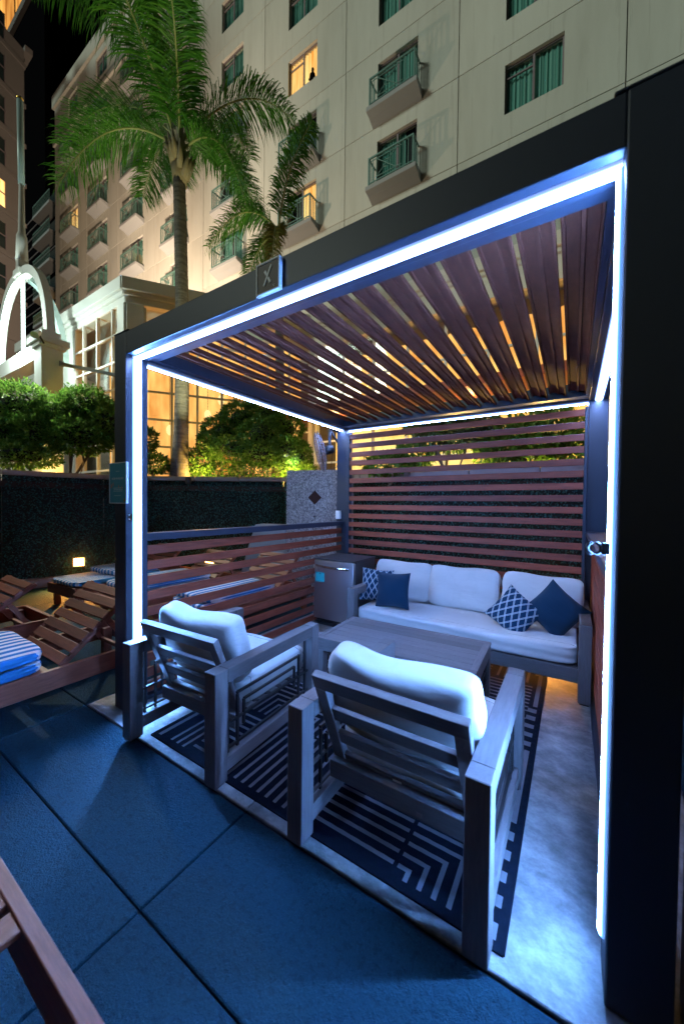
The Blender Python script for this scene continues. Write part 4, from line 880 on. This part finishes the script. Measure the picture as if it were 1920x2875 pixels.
# far person silhouette in the lit window
pw = thing('person', 'dark silhouette of a person leaning in the lit upper window', 'person', (-6.78, FY+.06, Z0+PH*2+.80)); pw.scale = (.62,.5,.62)
b = B().tube([(0,0,0),(0,0,.30),(0,0,.46),(.01,0,.56),(.01,0,.60),(.02,0,.66),(.02,0,.76),(.02,0,.86),(.02,0,.90)], [.20,.22,.20,.12,.06,.085,.105,.085,.02], 12); b.tube([(-.16,-.02,.45),(-.26,-.06,.22),(-.12,-.10,.10)], [.06,.05,.04], 8)
b.obj('body', 'dark_wall', pw, smooth=True, world=False)
# dim wing: facade turned towards the court
wd = Vector((.37,-.93,0)).normalized(); wn_ = Vector((-wd.y, wd.x, 0)); wn_ = wn_ if wn_.x > 0 else -wn_; w0 = Vector((-31.5, 8.7, 0))
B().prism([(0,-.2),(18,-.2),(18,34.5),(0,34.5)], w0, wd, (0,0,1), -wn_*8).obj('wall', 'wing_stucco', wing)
for j in range(3, 12):
    z = 2.0+2.87*j
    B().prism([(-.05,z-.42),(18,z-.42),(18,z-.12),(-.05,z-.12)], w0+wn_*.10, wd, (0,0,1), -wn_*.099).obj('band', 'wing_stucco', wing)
    for i, a in enumerate((1.3, 4.6, 8.0)):
        lw = (i == 0 and j == 7)
        o = B().prism([(a,z),(a+2.3,z),(a+2.3,z+1.75),(a,z+1.75)], w0+wn_*.004, wd, (0,0,1), wn_*.02).obj('window', 'lit_curtain' if lw else 'night_glass', wing)
        b = B()
        for q in (0, 1.13, 2.24): b.prism([(a+q,z),(a+q+.06,z),(a+q+.06,z+1.75),(a+q,z+1.75)], w0+wn_*.025, wd, (0,0,1), wn_*.05)
        b.prism([(a,z+.78),(a+2.3,z+.78),(a+2.3,z+.86),(a,z+.86)], w0+wn_*.10, wd, (0,0,1), wn_*.03); b.obj('frame', 'window_frame', o)
box('parapet', -38.5, 8.75, 34.5, -31.45, 9.2, 34.9, 'wing_stucco', wing)
rc = thing('recessed_block', 'dark glazed building recess with thin floor lines between wing and hotel', 'building', (-35, 13, 0))
box('wall', -62, 14.6, -.2, -38, 15.0, 33, 'dark_wall', rc)
for j in range(5, 30): box('floor_line', -60, 14.52, 3+1.05*j, -38.1, 14.595, 3.05+1.05*j, 'window_frame', rc)
for j in range(4, 11):
    z = 2.6+2.87*j; sb = B().prism([(0,0),(-.9,.25),(-.9,.5),(0,.5)], (-46.2,14.5,z), (0,1,0), (0,0,1), (4.4,0,0)).obj('balcony', 'slab_stucco', rc)
    b = B()
    for q in range(17): b.box(-46.15+q*.27,13.62,z+.5,-46.12+q*.27,13.65,z+1.5)
    b.box(-46.2,13.61,z+1.5,-41.8,13.66,z+1.55); b.obj('railing', 'rail_green', sb)
    box('window', -45.3, 14.44, z+.5, -42.6, 14.5, z+2.3, 'lit_curtain' if j == 6 else 'night_glass', rc)
ft = thing('far_tower', 'distant tower crown glowing orange above the dim wing', 'building', (-70, 20, 0))
box('shaft', -100, 16, -.2, -50, 30, 63.5, 'dark_wall', ft); box('crown_core', -99, 17.2, 63.5, -51, 29, 84, 'dark_wall', ft)
for i in range(12): box('lit_panel', -98.5+i*4.0, 16.9, 64.5+(i % 3)*.8, -98.5+i*4.0+2.6+(i % 2)*.6, 17.15, 83, 'lit_tower', ft)
box('ledge', -100.5, 15.6, 62.6, -49.6, 30, 63.49, 'wing_stucco', ft)
# warm floods added on the pavilion roof to light the lower left facade
for i, (x_, e_) in enumerate(((-25,12500),(-18,9000),(-11.5,2000))):
    fl = thing('added_roof_flood', '%s warm floodlight added on the pavilion roof to light the hotel facade' % ('first', 'second', 'third')[i], 'floodlight', (x_ if x_ > -13 else -13+.0*x_, 4.6+i*.5, 7.0), 0, 'added roof floodlights')
    p = Vector(fl.location); box('housing', p.x-.15, p.y-.1, 7.0, p.x+.15, p.y+.1, 7.2, 'dark_trim', fl); l = bpy.data.lights.new('added_flood', 'SPOT'); l.energy = e_; l.color = (1,.71,.50); l.spot_size = R(88); l.spot_blend = 1; l.shadow_soft_size = .15
    o = bpy.data.objects.new('flood_light', l); COL.objects.link(o); o.location = p+Vector((0,0,.35)); o.rotation_euler = (Vector((x_+1+i*2, FY, 16))-o.location).to_track_quat('-Z','Y').to_euler()

wl = thing('added_wing_flood', 'floodlight added on the pavilion roof to brighten the dim wing', 'floodlight', (-13.0, 6.2, 7.0), 0, 'added roof floodlights')  # extra flood added to lift the otherwise unlit wing
box('housing', -13.15, 6.1, 7.0, -12.85, 6.3, 7.2, 'dark_trim', wl)
l = bpy.data.lights.new('added_flood', 'SPOT'); l.energy = 900; l.color = (1,.86,.74); l.spot_size = R(100); l.spot_blend = 1; l.shadow_soft_size = .15
o = bpy.data.objects.new('flood_light', l); COL.objects.link(o); o.location = (-13.0, 6.0, 7.4); o.rotation_euler = (Vector((-31,7,22))-o.location).to_track_quat('-Z','Y').to_euler()
for pb_, tp_, en in ((P1, (-4.1,3.2,9.3), 1100), (tuple(P2), (T2.x,T2.y,8.2), 450)):  # uplights added at the palm feet to brighten the crowns
    q = Vector(pb_)+Vector((.75,-.30,.05)); q.z = 1.92
    pu = thing('added_palm_uplight', 'small dark uplight added in the planter to light the %s palm' % ('taller' if en > 1000 else 'shorter'), 'spotlight', tuple(q), 0, 'added palm uplights'); B().tube([q, q+Vector((0,0,.12))], [.05,.06], 10).obj('housing', 'dark_trim', pu)
    l = bpy.data.lights.new('added_palm_spot', 'SPOT'); l.energy = en; l.color = (.95,1,.55); l.spot_size = R(46); l.spot_blend = .8; l.shadow_soft_size = .05
    o = bpy.data.objects.new('added_palm_spot', l); COL.objects.link(o); o.location = q+Vector((0,0,.16)); o.rotation_euler = (Vector(tp_)-o.location).to_track_quat('-Z','Y').to_euler()
nb = thing('court_shade_building', 'plain unseen building added behind the viewer to shade the court', 'building', (0, -16, 0))  # unseen block added to keep the low city light off the court
box('wall', -60, -22, -.3, 45, -14, 9.0, 'stucco', nb)
